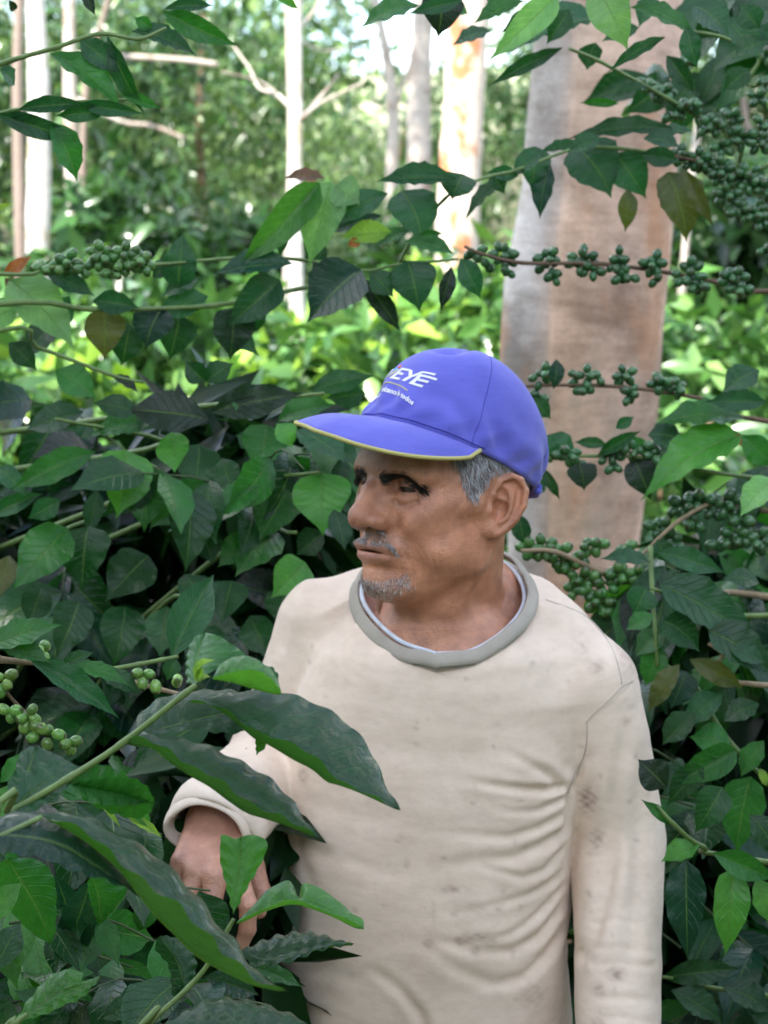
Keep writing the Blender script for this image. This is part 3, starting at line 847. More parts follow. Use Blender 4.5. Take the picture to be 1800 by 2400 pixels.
for z in Zs:
    cx = np.interp(z, zr[:, 0], zr[:, 1]); hw = np.interp(z, zr[:, 0], zr[:, 2]); cy = P(900, 1200, TD).y + .1
    if z > zr[-1, 0]:
        cx = zr[-1, 1] + (z - zr[-1, 0]) * .05; hw = zr[-1, 2] * (1 - .07 * (z - zr[-1, 0]))
    for i in range(NSEG):
        th = 2 * math.pi * i / NSEG                       # 0 = right, 3/2 pi = towards the camera
        dx, dy = math.cos(th), math.sin(th)
        fl = math.exp(-((math.atan2(math.sin(th - R(202)), math.cos(th - R(202)))) / 0.36) ** 2)     # flute on the left
        gr = math.exp(-((math.atan2(math.sin(th - R(231)), math.cos(th - R(231)))) / 0.075) ** 2)
        flare = np.interp(z, [0, 1.2, 1.7, 2.2], [.22, .16, .10, .03])
        r_ = hw * (0.94 - flare * .4 + flare * 1.6 * fl - 0.10 * gr * np.interp(z, [1.5, 2.3], [1, .35]))
        r_ *= 1 + .012 * math.sin(3 * th + z * 2) + .010 * math.sin(7 * th + 5 * z) + 0.006 * math.sin(z * 23 + 2 * math.sin(th * 2))
        V.append((cx + dx * r_, cy + dy * r_ * .92, z))
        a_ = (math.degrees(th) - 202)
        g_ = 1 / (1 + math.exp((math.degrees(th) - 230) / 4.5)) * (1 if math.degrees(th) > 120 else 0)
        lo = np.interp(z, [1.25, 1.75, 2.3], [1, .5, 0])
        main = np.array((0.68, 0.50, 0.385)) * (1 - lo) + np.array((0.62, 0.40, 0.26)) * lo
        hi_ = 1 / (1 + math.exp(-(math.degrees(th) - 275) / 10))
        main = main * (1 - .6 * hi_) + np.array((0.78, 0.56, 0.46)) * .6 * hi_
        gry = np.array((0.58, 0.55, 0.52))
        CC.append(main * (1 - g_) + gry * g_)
nz_ = len(Zs)
for j in range(nz_ - 1):
    for i in range(NSEG):
        a = j * NSEG + i; b = j * NSEG + (i + 1) % NSEG
        F.append((a, b, b + NSEG, a + NSEG))
big = empty('big_tree', (zr[0, 1], P(900, 1200, TD).y + .1, 0)); tag(big, 'thick smooth pinkish-grey trunk with a fluted left side directly behind the man', 'tree')
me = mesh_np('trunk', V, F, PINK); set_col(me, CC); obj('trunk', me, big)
# knot scar
bm = bmesh.new(); bmesh.ops.create_uvsphere(bm, u_segments=16, v_segments=10, radius=1)
me = bpy.data.meshes.new('knot'); bm.to_mesh(me); bm.free(); smooth(me); me.materials.append(bark('knot_bark', (0.10, 0.07, 0.055), (0.18, 0.13, 0.10), 60))
kp = Q(1222, 385, TD - .02)
for v in me.vertices: v.co = Vector((v.co.x * .018, v.co.y * .02, v.co.z * .024)) 
o = bpy.data.objects.new('knot', me); o.location = kp; link(o, big)
# main limbs and an unseen crown, placed to block the sun from the man
top = Vector((V[-NSEG][0] - .1, P(900, 1200, TD).y + .1, 6.1))
for (p1, p2, p3, r_) in [((.2, 3.0, 7.0), (-1.4, 1.0, 7.4), (-3.0, -1.6, 7.6), .13), ((.9, 3.6, 7.2), (.3, 1.8, 7.9), (-.6, -.6, 8.1), .10), ((1.8, 4.9, 7.3), (3.2, 5.3, 8.2), (4.2, 5.6, 8.6), .11), ((1.2, 5.4, 7.4), (.9, 6.6, 8.4), (.6, 7.2, 9.2), .11)]:
    c = catmull([top, Vector(p1), Vector(p2), Vector(p3)], 5); Vt, Ft = tube(c, [r_ * (1 - .75 * i / len(c)) for i in range(len(c))], 8)
    obj('limb', mesh_np('limb', Vt, Ft, PALEB), big)
crs = np.random.RandomState(8)
bl = []
for i in range(170):
    a = crs.rand() * 6.28; rr = math.sqrt(crs.rand())
    bl.append((-2.5 + 2.7 * rr * math.cos(a), -0.75 + 2.9 * rr * math.sin(a), 7.1 + crs.rand() * 1.5, .55, .55, .32))
C, v = blob_points(crs, 14000, bl, .2)
cr_ = obj('crown', leaf_cloud('crown', C, np.full(len(C), .30), crs, GA[:4], .25, .5), big); cr_['kind'] = 'stuff'
# unseen growth added behind and beside the viewpoint to block low sky light
wrs = np.random.RandomState(99)
bl = []
for k in range(110):
    a = wrs.uniform(R(150), R(390)); rr = wrs.uniform(5.5, 8.5)
    x, y = rr * math.cos(a), 1.5 + rr * math.sin(a)
    if y > 3.2 and abs(x) < 5.4: continue
    bl.append((x, y, wrs.uniform(.5, 3.4 + 2.2 * abs(math.cos(a)) ** 2), 1.1, 1.1, .9))
C, v = blob_points(wrs, 12000, bl, .3)
tag(obj('light_blocking_growth', leaf_cloud('light_blocking_growth', C, np.full(len(C), .42), wrs, GD + GA[:2], .4, .5, normals=v)), 'unseen tall growth added round the clearing to block low sky light', 'added undergrowth', kind='stuff')
# unseen coffee rows added round the viewpoint to cut light from the sides
hrs = np.random.RandomState(77)
bl = []
for (x, y) in [(-1.9, .6), (-2.0, -.5), (-1.9, 1.6), (-1.6, -1.5), (-.8, -2.0), (.1, -2.2), (1.0, -2.0), (1.7, -1.4), (2.0, -.4), (2.1, .7), (2.0, 1.8), (2.1, 2.9), (-2.4, 2.6), (-2.6, 3.8), (2.5, 4.2)]:
    for _ in range(10):
        bl.append((x + hrs.uniform(-.35, .35), y + hrs.uniform(-.35, .35), hrs.uniform(.3, 2.3), .45, .45, .34))
C, v = blob_points(hrs, 24000, bl, .3)
C[:, 2] = np.abs(C[:, 2])
tag(obj('light_blocking_hedge', leaf_cloud('light_blocking_hedge', C, np.full(len(C), .14), hrs, GD + GA[:2], .5, .42, normals=v)), 'unseen coffee rows added round the viewpoint to cut side light', 'coffee hedge', kind='stuff')
# ================================================================== THE COFFEE BUSHES ROUND THE MAN
def bush(label, x, y, h):
    e = empty('coffee_bush', (x, y, 0)); tag(e, label, 'coffee bush', 'coffee bushes round the man')
    stem(e, [Vector((x, y, -.05)), Vector((x + .03, y + .02, h * .35)), Vector((x - .02, y, h * .7)), Vector((x + .01, y + .01, h))], .017, .006, RSTEM, name='stem', m=4)
    return e
A = bush('coffee bush at the lower left with large wet leaves reaching in front of the shirt', -.62, 1.60, 1.25)
# ---- sprig in front of the shirt
d0 = 1.62
s1 = stem(A, [Vector((-.62, 1.60, 1.0)), Q(-60, 1790, 1.60), Q(20, 1755, d0), Q(150, 1680, d0), Q(265, 1605, d0), Q(400, 1498, d0 - .01), Q(425, 1480, d0 - .01)], .0027, .0020, GSTEM, n=12)
H = dict(lod='hero')
rib(s1, (560, 548), (1100, 495), [(555, 500), (590, 450), (650, 405), (740, 380), (880, 368), (1000, 385)], [(700, 515), (850, 475), (1000, 455)], [(590, 553), (700, 546), (800, 530), (900, 545), (1000, 540)], 'D', d0 + .03, .03, .025, -.01, seed=1)
rib(s1, (1040, 560), (1050, 637), [(1090, 570), (1088, 600)], [(1060, 590)], [(1045, 580), (1047, 610)], 'B', d0 + .02, 0, .003, 0, n=10, nv=2, seed=1)
rib(s1, (770, 415), (1640, 862), [(900, 388), (1000, 372), (1130, 375), (1250, 405), (1370, 465), (1470, 550), (1530, 640), (1575, 745)], [(860, 425), (960, 492), (1040, 562), (1100, 590), (1200, 650), (1280, 692), (1340, 742), (1392, 756), (1500, 797)],
    [(870, 424), (965, 478), (1050, 538), (1150, 570), (1230, 604), (1300, 650), (1350, 700), (1392, 742), (1490, 785)], 'D', d0, -.02, .038, -.012, seed=2, wave=.0015)
rib(s1, (500, 575), (1312, 977), [(560, 546), (680, 558), (800, 580), (900, 618), (1000, 668), (1090, 720), (1170, 790), (1230, 868), (1270, 930)], [(540, 592), (620, 600), (700, 662), (790, 722), (860, 762), (940, 822), (1010, 868), (1080, 890), (1150, 912), (1220, 937)],
    [(560, 562), (640, 585), (720, 636), (800, 690), (880, 722), (950, 775), (1010, 822), (1090, 862), (1160, 888), (1225, 922)], 'D', d0, -.03, .034, -.012, seed=3, wave=.0016)
rib(s1, (790, 352), (838, 134), [(860, 300), (930, 250), (1003, 226), (950, 183), (900, 150), (866, 138)], [(795, 280), (812, 200), (828, 160)], [(765, 330), (762, 260), (774, 190), (800, 150), (820, 138)], 'M', d0 + .02, .05, -.01, .01, seed=4, mat=LEAFM)
rib(s1, (868, 322), (1153, 386), [(900, 268), (950, 236), (1020, 230), (1080, 262), (1120, 298), (1145, 350)], [(900, 324), (970, 340), (1040, 362), (1100, 377)], [(920, 304), (1000, 287), (1060, 292), (1110, 322), (1142, 362)], 'B', d0, -.01, .02, -.02, seed=5, wave=.0004)
rib(s1, (1080, 285), (1140, 330), [(1090, 268), (1120, 280), (1138, 305)], [(1100, 300)], [(1085, 300), (1110, 330)], 'M', d0 + .02, 0, .004, 0, n=10, nv=2)
rib(s1, (45, 868), (152, 598), [(90, 830), (190, 745), (290, 728), (322, 690), (262, 650), (205, 620)], [(72, 800), (105, 720), (132, 650)], [(60, 800), (62, 710), (75, 645), (105, 608)], 'G', d0, .04, .015, .01, seed=6)
rib(s1, (290, 752), (632, 836), [(380, 735), (480, 725), (560, 735), (605, 770), (626, 805)], [(400, 785), (520, 812)], [(330, 802), (400, 850), (480, 880), (560, 896), (612, 872)], 'M', d0, .03, -.01, .01, seed=7, mat=LEAFM)
for b_ in [(422, 1468, 468, 1425, 15), (425, 1470, 420, 1432, 13), (430, 1475, 456, 1462, 13), (426, 1475, 440, 1428, 12)]:
    lf(s1, *b_, 'Y', d0 - .015, 0, face=.2, roll=lrng.uniform(-60, 60), bend=1.6, fold=.7, lod='mid')
lf(s1, 26, 1749, 175, 1655, 96, 'G', d0, .04, face=.3, roll=-10, bend=.9, prof='heart', seed=1, bite=.45, **H)
lf(s1, 150, 1690, 334, 1735, 86, 'M', d0, .03, face=.0, roll=-25, bend=.3, prof='heart', seed=2, **H)
# ---- long dark leaves below
s1b = stem(A, [Vector((-.60, 1.60, .92)), Q(-90, 1830, 1.5), Q(-20, 1815, 1.5), Q(90, 1765, 1.52)], .0026, .0018, GSTEM, n=10)
rib(s1b, (-40, 960), (578, 1212), [(0, 882), (100, 868), (200, 880), (300, 905), (400, 960), (450, 1020), (480, 1090), (535, 1165)], [(100, 965), (250, 1000), (400, 1090)], [(0, 1028), (100, 1045), (180, 1060), (260, 1095), (340, 1122), (420, 1142), (500, 1172)], 'N', 1.50, .02, .06, -.01, seed=8)
rib(s1b, (170, 880), (1178, 1602), [(300, 870), (400, 905), (500, 960), (600, 1020), (680, 1080), (760, 1160), (830, 1240), (880, 1310), (920, 1360), (980, 1410), (1012, 1480), (1062, 1535)], [(300, 950), (400, 1020), (500, 1112), (590, 1232), (660, 1312), (705, 1355), (780, 1432), (850, 1482), (950, 1532), (1040, 1572)],
    [(320, 930), (420, 1000), (500, 1080), (560, 1125), (640, 1192), (720, 1235), (770, 1290), (815, 1340), (880, 1392), (910, 1440), (970, 1482), (1060, 1560)], 'D', 1.52, -.02, .045, -.02, seed=9, wave=.0015)
# ---- second sprig
s2 = stem(A, [Vector((-.58, 1.62, .70)), Q(240, 2290, 1.72), Q(322, 2211, 1.74), Q(410, 2130, 1.75), Q(454, 2076, 1.75), Q(494, 2005, 1.75), Q(505, 1985, 1.75)], .0024, .0016, GSTEM, n=10)
rib(s2, (955, 1288), (984, 970), [(1000, 1200), (1050, 1112), (1086, 1040), (1093, 990), (1062, 968), (1020, 962)], [(965, 1200), (980, 1100), (984, 1010)], [(935, 1210), (915, 1130), (900, 1060), (902, 1000), (905, 964), (935, 966), (962, 978)], 'B', 1.75, .02, .006, .006, seed=2, mat=LEAFM)
rib(s2, (965, 1325), (1489, 1350), [(1030, 1258), (1080, 1200), (1130, 1165), (1180, 1148), (1205, 1178), (1222, 1222), (1240, 1160), (1300, 1175), (1370, 1220), (1440, 1280), (1485, 1308)], [(1010, 1306), (1100, 1266), (1200, 1242), (1280, 1262), (1380, 1302), (1450, 1338)], [(1020, 1290), (1100, 1256), (1180, 1228), (1250, 1240), (1350, 1282), (1430, 1310)], 'B', 1.75, -.02, .02, -.012, seed=3, wave=.0003, n=60)
rib(s2, (988, 1436), (1449, 1407), [(1060, 1400), (1150, 1370), (1250, 1357), (1330, 1374), (1400, 1402)], [(1100, 1470), (1250, 1440), (1350, 1416)], [(1020, 1490), (1100, 1497), (1200, 1478), (1280, 1442), (1360, 1420)], 'D', 1.75, -.03, .03, -.005, seed=4, wave=.0018)
lf(s2, 535, 2085, 655, 2134, 38, 'M', 1.77, .0, face=.5, roll=0, bend=.5, **H)
lf(s2, 440, 2110, 560, 2150, 60, 'G', 1.80, .02, face=.3, bend=.4, **H)
rib(s2, (762, 1592), (655, 1375), [(795, 1540), (802, 1470), (742, 1400), (700, 1378)], [(735, 1500), (698, 1430)], [(710, 1625), (690, 1500), (642, 1440), (636, 1400)], 'D', 1.77, .02, .01, .01, seed=10, mat=LEAFM)
lf(s2, 420, 2120, 505, 2190, 60, 'D', 1.84, .03, face=.1, bend=.4, prof='heart', lod='mid')
lf(s2, 470, 2130, 490, 2200, 46, 'M', 1.86, .03, face=.1, bend=.6, lod='mid')
rib(s2, (675, 1738), (1262, 1742), [(760, 1680), (840, 1635), (950, 1630), (1060, 1650), (1150, 1680), (1225, 1712)], [(850, 1742), (1000, 1745), (1150, 1738)], [(780, 1790), (950, 1850), (1100, 1830), (1200, 1780)], 'D', 1.66, -.02, .04, -.02, seed=5, wave=.0016)
s3 = stem(A, [Vector((-.60, 1.62, .80)), Q(-60, 2300, 1.8), Q(30, 2215, 1.8), Q(60, 2190, 1.8)], .003, .002, GSTEM)
rib(s3, (60, 1736), (412, 1540), [(100, 1660), (155, 1590), (220, 1530), (300, 1512), (345, 1535), (330, 1565), (370, 1562)], [(150, 1665), (230, 1612), (310, 1580)], [(120, 1715), (200, 1690), (270, 1655), (320, 1640), (365, 1600)], 'B', 1.80, .0, .012, -.004, seed=6, wave=.001)
rib(s3, (35, 1055), (213, 1408), [(150, 1062), (218, 1130), (232, 1250), (226, 1350)], [(75, 1130), (135, 1230), (180, 1320)], [(-10, 1085), (-25, 1150), (40, 1265), (110, 1345), (170, 1390)], 'M', 1.78, .03, .01, .0, seed=7, mat=LEAFM)
lf(s3, -25, 1990, 52, 1903, 56, 'B', 1.70, .0, face=.4, bend=.6, lod='mid')
lf(s3, -15, 2100, 46, 1990, 66, 'D', 1.74, .03, face=.2, bend=.6, lod='mid')
rib(s3, (372, 1148), (236, 1522), [(402, 1200), (406, 1300), (370, 1400), (305, 1492)], [(340, 1250), (295, 1370), (255, 1465)], [(320, 1180), (262, 1260), (227, 1380), (224, 1475)], 'N', 1.86, .05, .004, .0, seed=8, mat=LEAFM)
rib(s3, (372, 1118), (402, 1338), [(450, 1118), (520, 1180), (482, 1250), (430, 1310)], [(400, 1200), (408, 1280)], [(358, 1170), (374, 1250), (396, 1310)], 'M', 1.84, .02, .01, .0, seed=9, mat=LEAFM)
lf(s3, 120, 1890, 160, 2010, 56, 'N', 1.90, .04, face=.2, bend=.5, lod='mid')
lf(s3, 430, 1925, 472, 2050, 92, 'D', 1.92, .0, face=.1, bend=.4, lod='mid')
lf(s3, 300, 2010, 335, 1930, 50, 'M', 1.96, .0, face=.2, bend=.5, lod='mid')
lf(s3, 130, 2190, 30, 2140, 50, 'D', 1.84, .0, face=.4, bend=.5, lod='mid')
lf(s3, 220, 2200, 330, 2160, 50, 'D', 1.86, .0, face=.4, bend=.5, lod='mid')
# yellowish shoots
for b_ in [(205, 1720, 262, 1790, 12, 'Y'), (235, 1725, 268, 1745, 10, 'Y'), (265, 1720, 330, 1795, 34, 'B'), (270, 1760, 352, 1810, 22, 'Y')]:
    lf(s1b, *b_, 1.95, .0, face=.3, bend=.6, lod='mid')
# stem with berries at the left, between
s4 = stem(A, [Vector((-.64, 1.66, 1.16)), Q(-80, 1415, 2.0), Q(0, 1425, 2.02), Q(150, 1440, 2.05), Q(290, 1475, 2.08), Q(390, 1500, 2.1)], .0036, .0022, TSTEM)
for i, (x, y, n_, sx) in enumerate([(8, 1470, 12, 26), (60, 1555, 13, 30), (100, 1590, 12, 32), (150, 1612, 6, 18), (22, 1545, 8, 20), (310, 1458, 9, 22), (335, 1480, 7, 18), (385, 1470, 6, 14), (95, 1400, 7, 22)]):
    k = 1.085 / FPX * 2.05
    berries(s4, Q(x, y, 2.05), n_, (sx * k, 16 * k, sx * k), .0056, (0.11, 0.25, 0.055), i)
s4b = stem(A, [Q(10, 1490, 2.05), Q(35, 1520, 2.06), Q(90, 1570, 2.06), Q(150, 1610, 2.06)], .0018, .0012, RSTEM)
lf(s4, -30, 1400, 135, 1350, 58, 'M', 2.0, .0, face=.6, roll=10, bend=.5, lod='mid')
lf(s4, -10, 1390, 110, 1432, 50, 'M', 2.0, .0, face=.5, bend=.4, lod='mid')
lf(s4, 65, 1425, 258, 1552, 58, 'G', 2.02, .0, face=.5, roll=8, bend=.4, fold=.4, lod='mid')
lf(s4, 150, 1440, 280, 1480, 36, 'M', 2.04, .0, face=.5, bend=.6, lod='mid')
lf(s4, 215, 1455, 305, 1500, 44, 'D', 2.05, .0, face=.5, bend=.6, lod='mid')
lf(s4, 130, 1445, 205, 1408, 30, 'D', 2.05, .0, face=.4, bend=.6, lod='mid')
s4c = stem(A, [Q(245, 1445, 2.15), Q(300, 1435, 2.15), Q(350, 1425, 2.15), Q(385, 1418, 2.15)], .0024, .0018, GSTEM)
lf(s4c, 370, 1424, 462, 1240, 88, 'G', 2.20, .05, face=.2, roll=0, bend=.5, lod='mid')
lf(s4c, 380, 1420, 360, 1470, 40, 'D', 2.15, .0, face=.2, bend=.5, lod='mid')
lf(s3, 0, 1690, 80, 1620, 40, 'M', 1.95, 0, face=.4, bend=.5, lod='mid')
lf(s3, -20, 1760, 60, 1700, 60, 'B', 2.0, 0, face=.4, bend=.5, lod='mid')

def in_view_twigs(B_, n, x0, x1, y0, y1, d0_, d1_, ln, cls, pairs=4, lod='lo', hang=.8):
    for _ in range(n):
        x, y, d = lrng.uniform(x0, x1), lrng.uniform(y0, y1), lrng.uniform(d0_, d1_)
        a = Q(x, y, d); b = a + Vector((lrng.uniform(-.16, .16), lrng.uniform(-.16, .05), lrng.uniform(-.05, .09)))
        twig(B_, a, b, pairs, ln, cls, lod=lod, hang=hang)
in_view_twigs(A, 11, -20, 220, 1640, 2200, 2.15, 2.5, .115, 'DDDMK', 4)
in_view_twigs(A, 8, 280, 560, 1700, 2200, 2.50, 2.75, .105, 'DDDMNG', 4)
in_view_twigs(A, 6, 250, 440, 2130, 2260, 1.95, 2.2, .08, 'DDMNG', 3)
in_view_twigs(A, 7, -20, 190, 1940, 2230, 1.9, 2.1, .07, 'MMBD', 3)

# ---- bush behind on the left
B = bush('dense dark coffee bush behind the man on the left with hanging leaves', -.52, 2.95, 1.62)
spine = [stem(B, [Vector((-.50, 2.95, z)), Q(x1, y1, 2.75), Q(x2, y2, 2.62)], .004, .002, GSTEM) for z, x1, y1, x2, y2 in
         [(1.45, 350, 960, 120, 905), (1.5, 420, 880, 700, 850), (1.35, 330, 1040, 250, 975), (1.3, 480, 1060, 690, 1020), (1.15, 200, 1150, 60, 1180), (1.1, 500, 1180, 640, 1150), (1.0, 330, 1330, 420, 1300)]]
LB = [(270, 972, 252, 1120, 116, 'B', 0), (320, 1010, 312, 1150, 104, 'M', 2), (375, 930, 378, 1022, 70, 'B', 2), (575, 917, 557, 1025, 98, 'M', 3), (598, 915, 630, 968, 50, 'B', 3),
      (694, 1022, 698, 1158, 126, 'B', 3), (622, 1060, 560, 1170, 98, 'M', 3), (430, 960, 415, 1083, 94, 'D', 2), (205, 975, 22, 1058, 66, 'M', 2), (145, 1140, 27, 1275, 104, 'M', 4), (190, 1137, 178, 1280, 108, 'D', 4),
      (320, 1200, 228, 1300, 104, 'D', 4), (410, 1060, 400, 1237, 98, 'D', 5), (560, 1050, 465, 1120, 62, 'M', 5), (600, 1150, 508, 1247, 88, 'M', 5), (545, 1150, 470, 1226, 62, 'M', 5), (660, 1215, 585, 1292, 92, 'B', 5),
      (500, 1255, 478, 1347, 88, 'D', 6), (700, 1150, 640, 1200, 62, 'D', 5), (600, 910, 725, 875, 54, 'M', 1), (450, 905, 270, 885, 88, 'K', 0), (455, 890, 655, 850, 74, 'K', 1), (340, 925, 190, 945, 52, 'M', 0), (180, 890, 55, 930, 62, 'G', 0),
      (445, 825, 400, 780, 50, 'D', 1), (445, 825, 505, 785, 50, 'D', 1), (670, 845, 810, 812, 50, 'D', 1), (790, 850, 705, 860, 60, 'D', 1), (640, 930, 745, 1000, 76, 'G', 1), (700, 940, 775, 1010, 50, 'G', 1), (760, 1020, 690, 1010, 50, 'D', 3),
      (270, 1310, 245, 1442, 96, 'D', 6), (170, 1300, 120, 1420, 90, 'D', 6), (360, 1310, 345, 1420, 80, 'D', 6), (-20, 1115, 95, 1065, 42, 'G', 4), (210, 1060, 190, 1160, 44, 'D', 2), (130, 1080, 60, 1120, 50, 'G', 4), (-10, 1010, 60, 1075, 46, 'G', 4),
      (480, 990, 505, 1070, 60, 'D', 3), (590, 1000, 640, 1060, 60, 'D', 3), (400, 1240, 440, 1330, 80, 'D', 6), (20, 1200, 0, 1290, 60, 'O', 4), (540, 1330, 580, 1420, 80, 'D', 6), (90, 1270, 60, 1350, 70, 'D', 6), (300, 890, 200, 870, 50, 'D', 0),
      (500, 850, 560, 900, 50, 'M', 1), (350, 870, 300, 935, 50, 'D', 0), (560, 960, 510, 940, 50, 'D', 1), (720, 1100, 745, 1190, 50, 'D', 5), (740, 1050, 760, 1120, 46, 'D', 5), (620, 1260, 600, 1350, 70, 'D', 6), (430, 1140, 460, 1220, 66, 'D', 5)]
for i, (bx, by, tx, ty, w_, c_, k) in enumerate(LB):
    lf(spine[k], bx, by, tx, ty, w_, c_, 2.60 + .03 * (i % 4), -.02 if ty > by + 60 else .0, face=.30 + .1 * (i % 3), roll=(-22, 8, 20, -8)[i % 4], bend=(.5, .8, .6)[i % 3], lod='mid', prof='heart' if w_ > 84 and ty > by + 60 else 'std')
in_view_twigs(B, 13, -10, 640, 930, 1560, 2.82, 3.15, .125, 'DDDKN', 4)
in_view_twigs(B, 4, 560, 730, 900, 1250, 2.68, 2.85, .10, 'DDM', 3)
# ---- row of leaves and berries above it
C_ = bush('tall coffee bush at the left whose branch crosses in front of the white trunks', -.98, 2.75, 2.2)
c1 = stem(C_, [Vector((-.97, 2.75, 1.75)), Q(-40, 590, 2.6), Q(110, 578, 2.6), Q(330, 572, 2.62), Q(500, 558, 2.64), Q(640, 560, 2.66), Q(780, 585, 2.68), Q(860, 572, 2.70), Q(990, 560, 2.72)], .0024, .0016, GSTEM, m=5)
c2 = stem(C_, [Vector((-.97, 2.75, 1.6)), Q(-40, 660, 2.6), Q(200, 668, 2.62), Q(460, 660, 2.64), Q(640, 625, 2.66), Q(790, 600, 2.68)], .0036, .0020, GSTEM, m=5)
c3 = stem(C_, [Vector((-.97, 2.75, 1.5)), Q(-40, 720, 2.6), Q(80, 750, 2.62), Q(240, 810, 2.62), Q(310, 826, 2.62)], .003, .0016, GSTEM, m=4)
k_ = 1.085 / FPX * 2.6
for i, (x, y, n_, sx, sy) in enumerate([(140, 570, 11, 34, 26), (180, 585, 6, 24, 16), (225, 555, 14, 34, 26), (270, 560, 14, 34, 30), (305, 565, 10, 28, 26), (245, 590, 6, 30, 14), (95, 578, 4, 20, 12)]):
    berries(c1, Q(x, y, 2.6), n_, (sx * k_, 16 * k_, sy * k_), .0060, (0.05, 0.15, 0.035), 30 + i)
LC = [(20, 605, 162, 755, 102, 'L', c2, 0), (8, 598, 70, 553, 28, 'R', c1, -.02), (10, 600, 48, 650, 22, 'W', c1, -.02), (100, 590, 205, 640, 46, 'G', c1, 0), (385, 622, 396, 500, 74, 'G', c1, 0), (450, 640, 335, 682, 60, 'G', c2, 0),
      (200, 650, 302, 665, 52, 'G', c2, 0), (350, 665, 315, 755, 88, 'N', c2, 0), (388, 680, 366, 778, 84, 'D', c2, .03), (225, 668, 226, 778, 88, 'O', c2, .03), (605, 605, 488, 708, 84, 'G', c2, 0), (780, 582, 664, 697, 122, 'N', c2, 0),
      (632, 570, 460, 592, 52, 'N', c1, 0), (505, 665, 497, 778, 92, 'K', c2, .02), (715, 392, 668, 576, 98, 'L', None, -.02), (690, 395, 510, 582, 78, 'B', None, 0), (702, 385, 612, 386, 26, 'W', None, 0), (690, 400, 640, 405, 20, 'R', None, -.01),
      (722, 403, 778, 442, 74, 'L', None, 0), (838, 418, 703, 492, 58, 'G', None, 0), (868, 412, 912, 524, 104, 'G', None, 0), (985, 386, 812, 392, 48, 'G', None, 0), (1000, 376, 976, 432, 82, 'G', None, 0), (824, 466, 710, 506, 32, 'N', None, .02),
      (845, 500, 735, 512, 50, 'Y', c1, .02), (780, 520, 750, 530, 22, 'R', c1, .0), (890, 498, 812, 536, 28, 'M', c1, 0), (905, 508, 958, 504, 20, 'M', c1, 0), (875, 522, 982, 550, 40, 'M', c1, 0), (880, 563, 906, 674, 98, 'G', c1, 0),
      (975, 576, 950, 672, 34, 'K', c1, 0), (995, 558, 1038, 646, 52, 'G', c1, 0), (785, 603, 866, 718, 46, 'K', c2, .02), (800, 588, 850, 642, 56, 'D', c2, .02), (620, 488, 603, 556, 26, 'D', c1, .02), (700, 520, 660, 560, 60, 'D', c1, .03),
      (40, 660, -30, 700, 60, 'L', c2, 0), (120, 700, 60, 770, 60, 'D', c3, .03), (280, 700, 262, 790, 70, 'D', c3, .03), (120, 800, 208, 860, 70, 'M', c3, 0), (240, 812, 300, 850, 22, 'K', c3, 0), (590, 540, 560, 600, 40, 'D', c1, .03), (430, 600, 350, 640, 40, 'G', c2, .02),
      (460, 700, 560, 770, 50, 'D', c2, .03), (550, 640, 540, 730, 60, 'D', c2, .04), (150, 640, 100, 720, 60, 'G', c2, .04), (20, 740, 80, 800, 50, 'D', c3, .02), (-20, 650, 20, 700, 70, 'M', c2, .02), (330, 600, 380, 560, 40, 'G', c1, .02), (60, 620, 110, 560, 30, 'M', c1, .03)]
c4 = stem(C_, [Q(860, 572, 2.72), Q(900, 500, 2.70), Q(960, 430, 2.66), Q(1000, 400, 2.64)], .0022, .0018, GSTEM)
for i, (bx, by, tx, ty, w_, cc, par, dd) in enumerate(LC):
    lf(par or c4, bx, by, tx, ty, w_, cc, 2.62 + dd + .015 * (i % 3), 0, face=.28 + .1 * (i % 3), roll=(-18, 12, 22, -8, 0)[i % 5], bend=(.5, .9, .7)[i % 3], lod='mid', prof='heart' if w_ > 70 else 'std')
# ---- top-left branch
c5 = stem(C_, [Vector((-.99, 2.76, 1.95)), Q(-230, 235, 2.45), Q(-90, 172, 2.35), Q(20, 132, 2.32), Q(120, 103, 2.3), Q(215, 73, 2.3), Q(300, 84, 2.3), Q(360, 60, 2.3)], .0034, .0018, GSTEM, m=5)
c6 = stem(C_, [Vector((-.98, 2.75, 1.9)), Q(-160, 290, 2.45), Q(-60, 262, 2.4), Q(20, 240, 2.38), Q(140, 222, 2.36), Q(280, 215, 2.36)], .0028, .0016, GSTEM, m=4)
for i, (bx, by, tx, ty, w_, cc, par) in enumerate([(108, 116, 264, 236, 56, 'M', c5), (232, 78, 312, 246, 42, 'D', c5), (172, 86, 262, 160, 58, 'G', c5), (285, 68, 425, 122, 42, 'G', c5), (352, 26, 514, 100, 54, 'M', c5), (355, 18, 462, 12, 28, 'G', c5),
      (330, 60, 290, 38, 30, 'M', c5), (-10, 246, 172, 302, 48, 'G', c6), (40, 236, 190, 224, 36, 'G', c6), (108, 262, 166, 392, 62, 'M', c6), (170, 225, 312, 246, 34, 'G', c6), (262, 205, 348, 236, 24, 'M', c6), (60, 250, 20, 268, 40, 'D', c6), (20, 0, 30, 24, 18, 'K', c5), (180, -20, 206, 34, 24, 'K', c5),
      (0, 150, 32, 185, 34, 'G', c5), (-20, 452, 28, 440, 14, 'Y', c6), (590, -10, 645, 20, 18, 'B', c5), (230, 240, 120, 250, 40, 'D', c6)]):
    lf(par, bx, by, tx, ty, w_, cc, 2.32, .02 * (i % 2), face=.3, roll=(-20, 25, 10)[i % 3], bend=(.8, 1.0, .6)[i % 3], lod='mid', fold=.35)

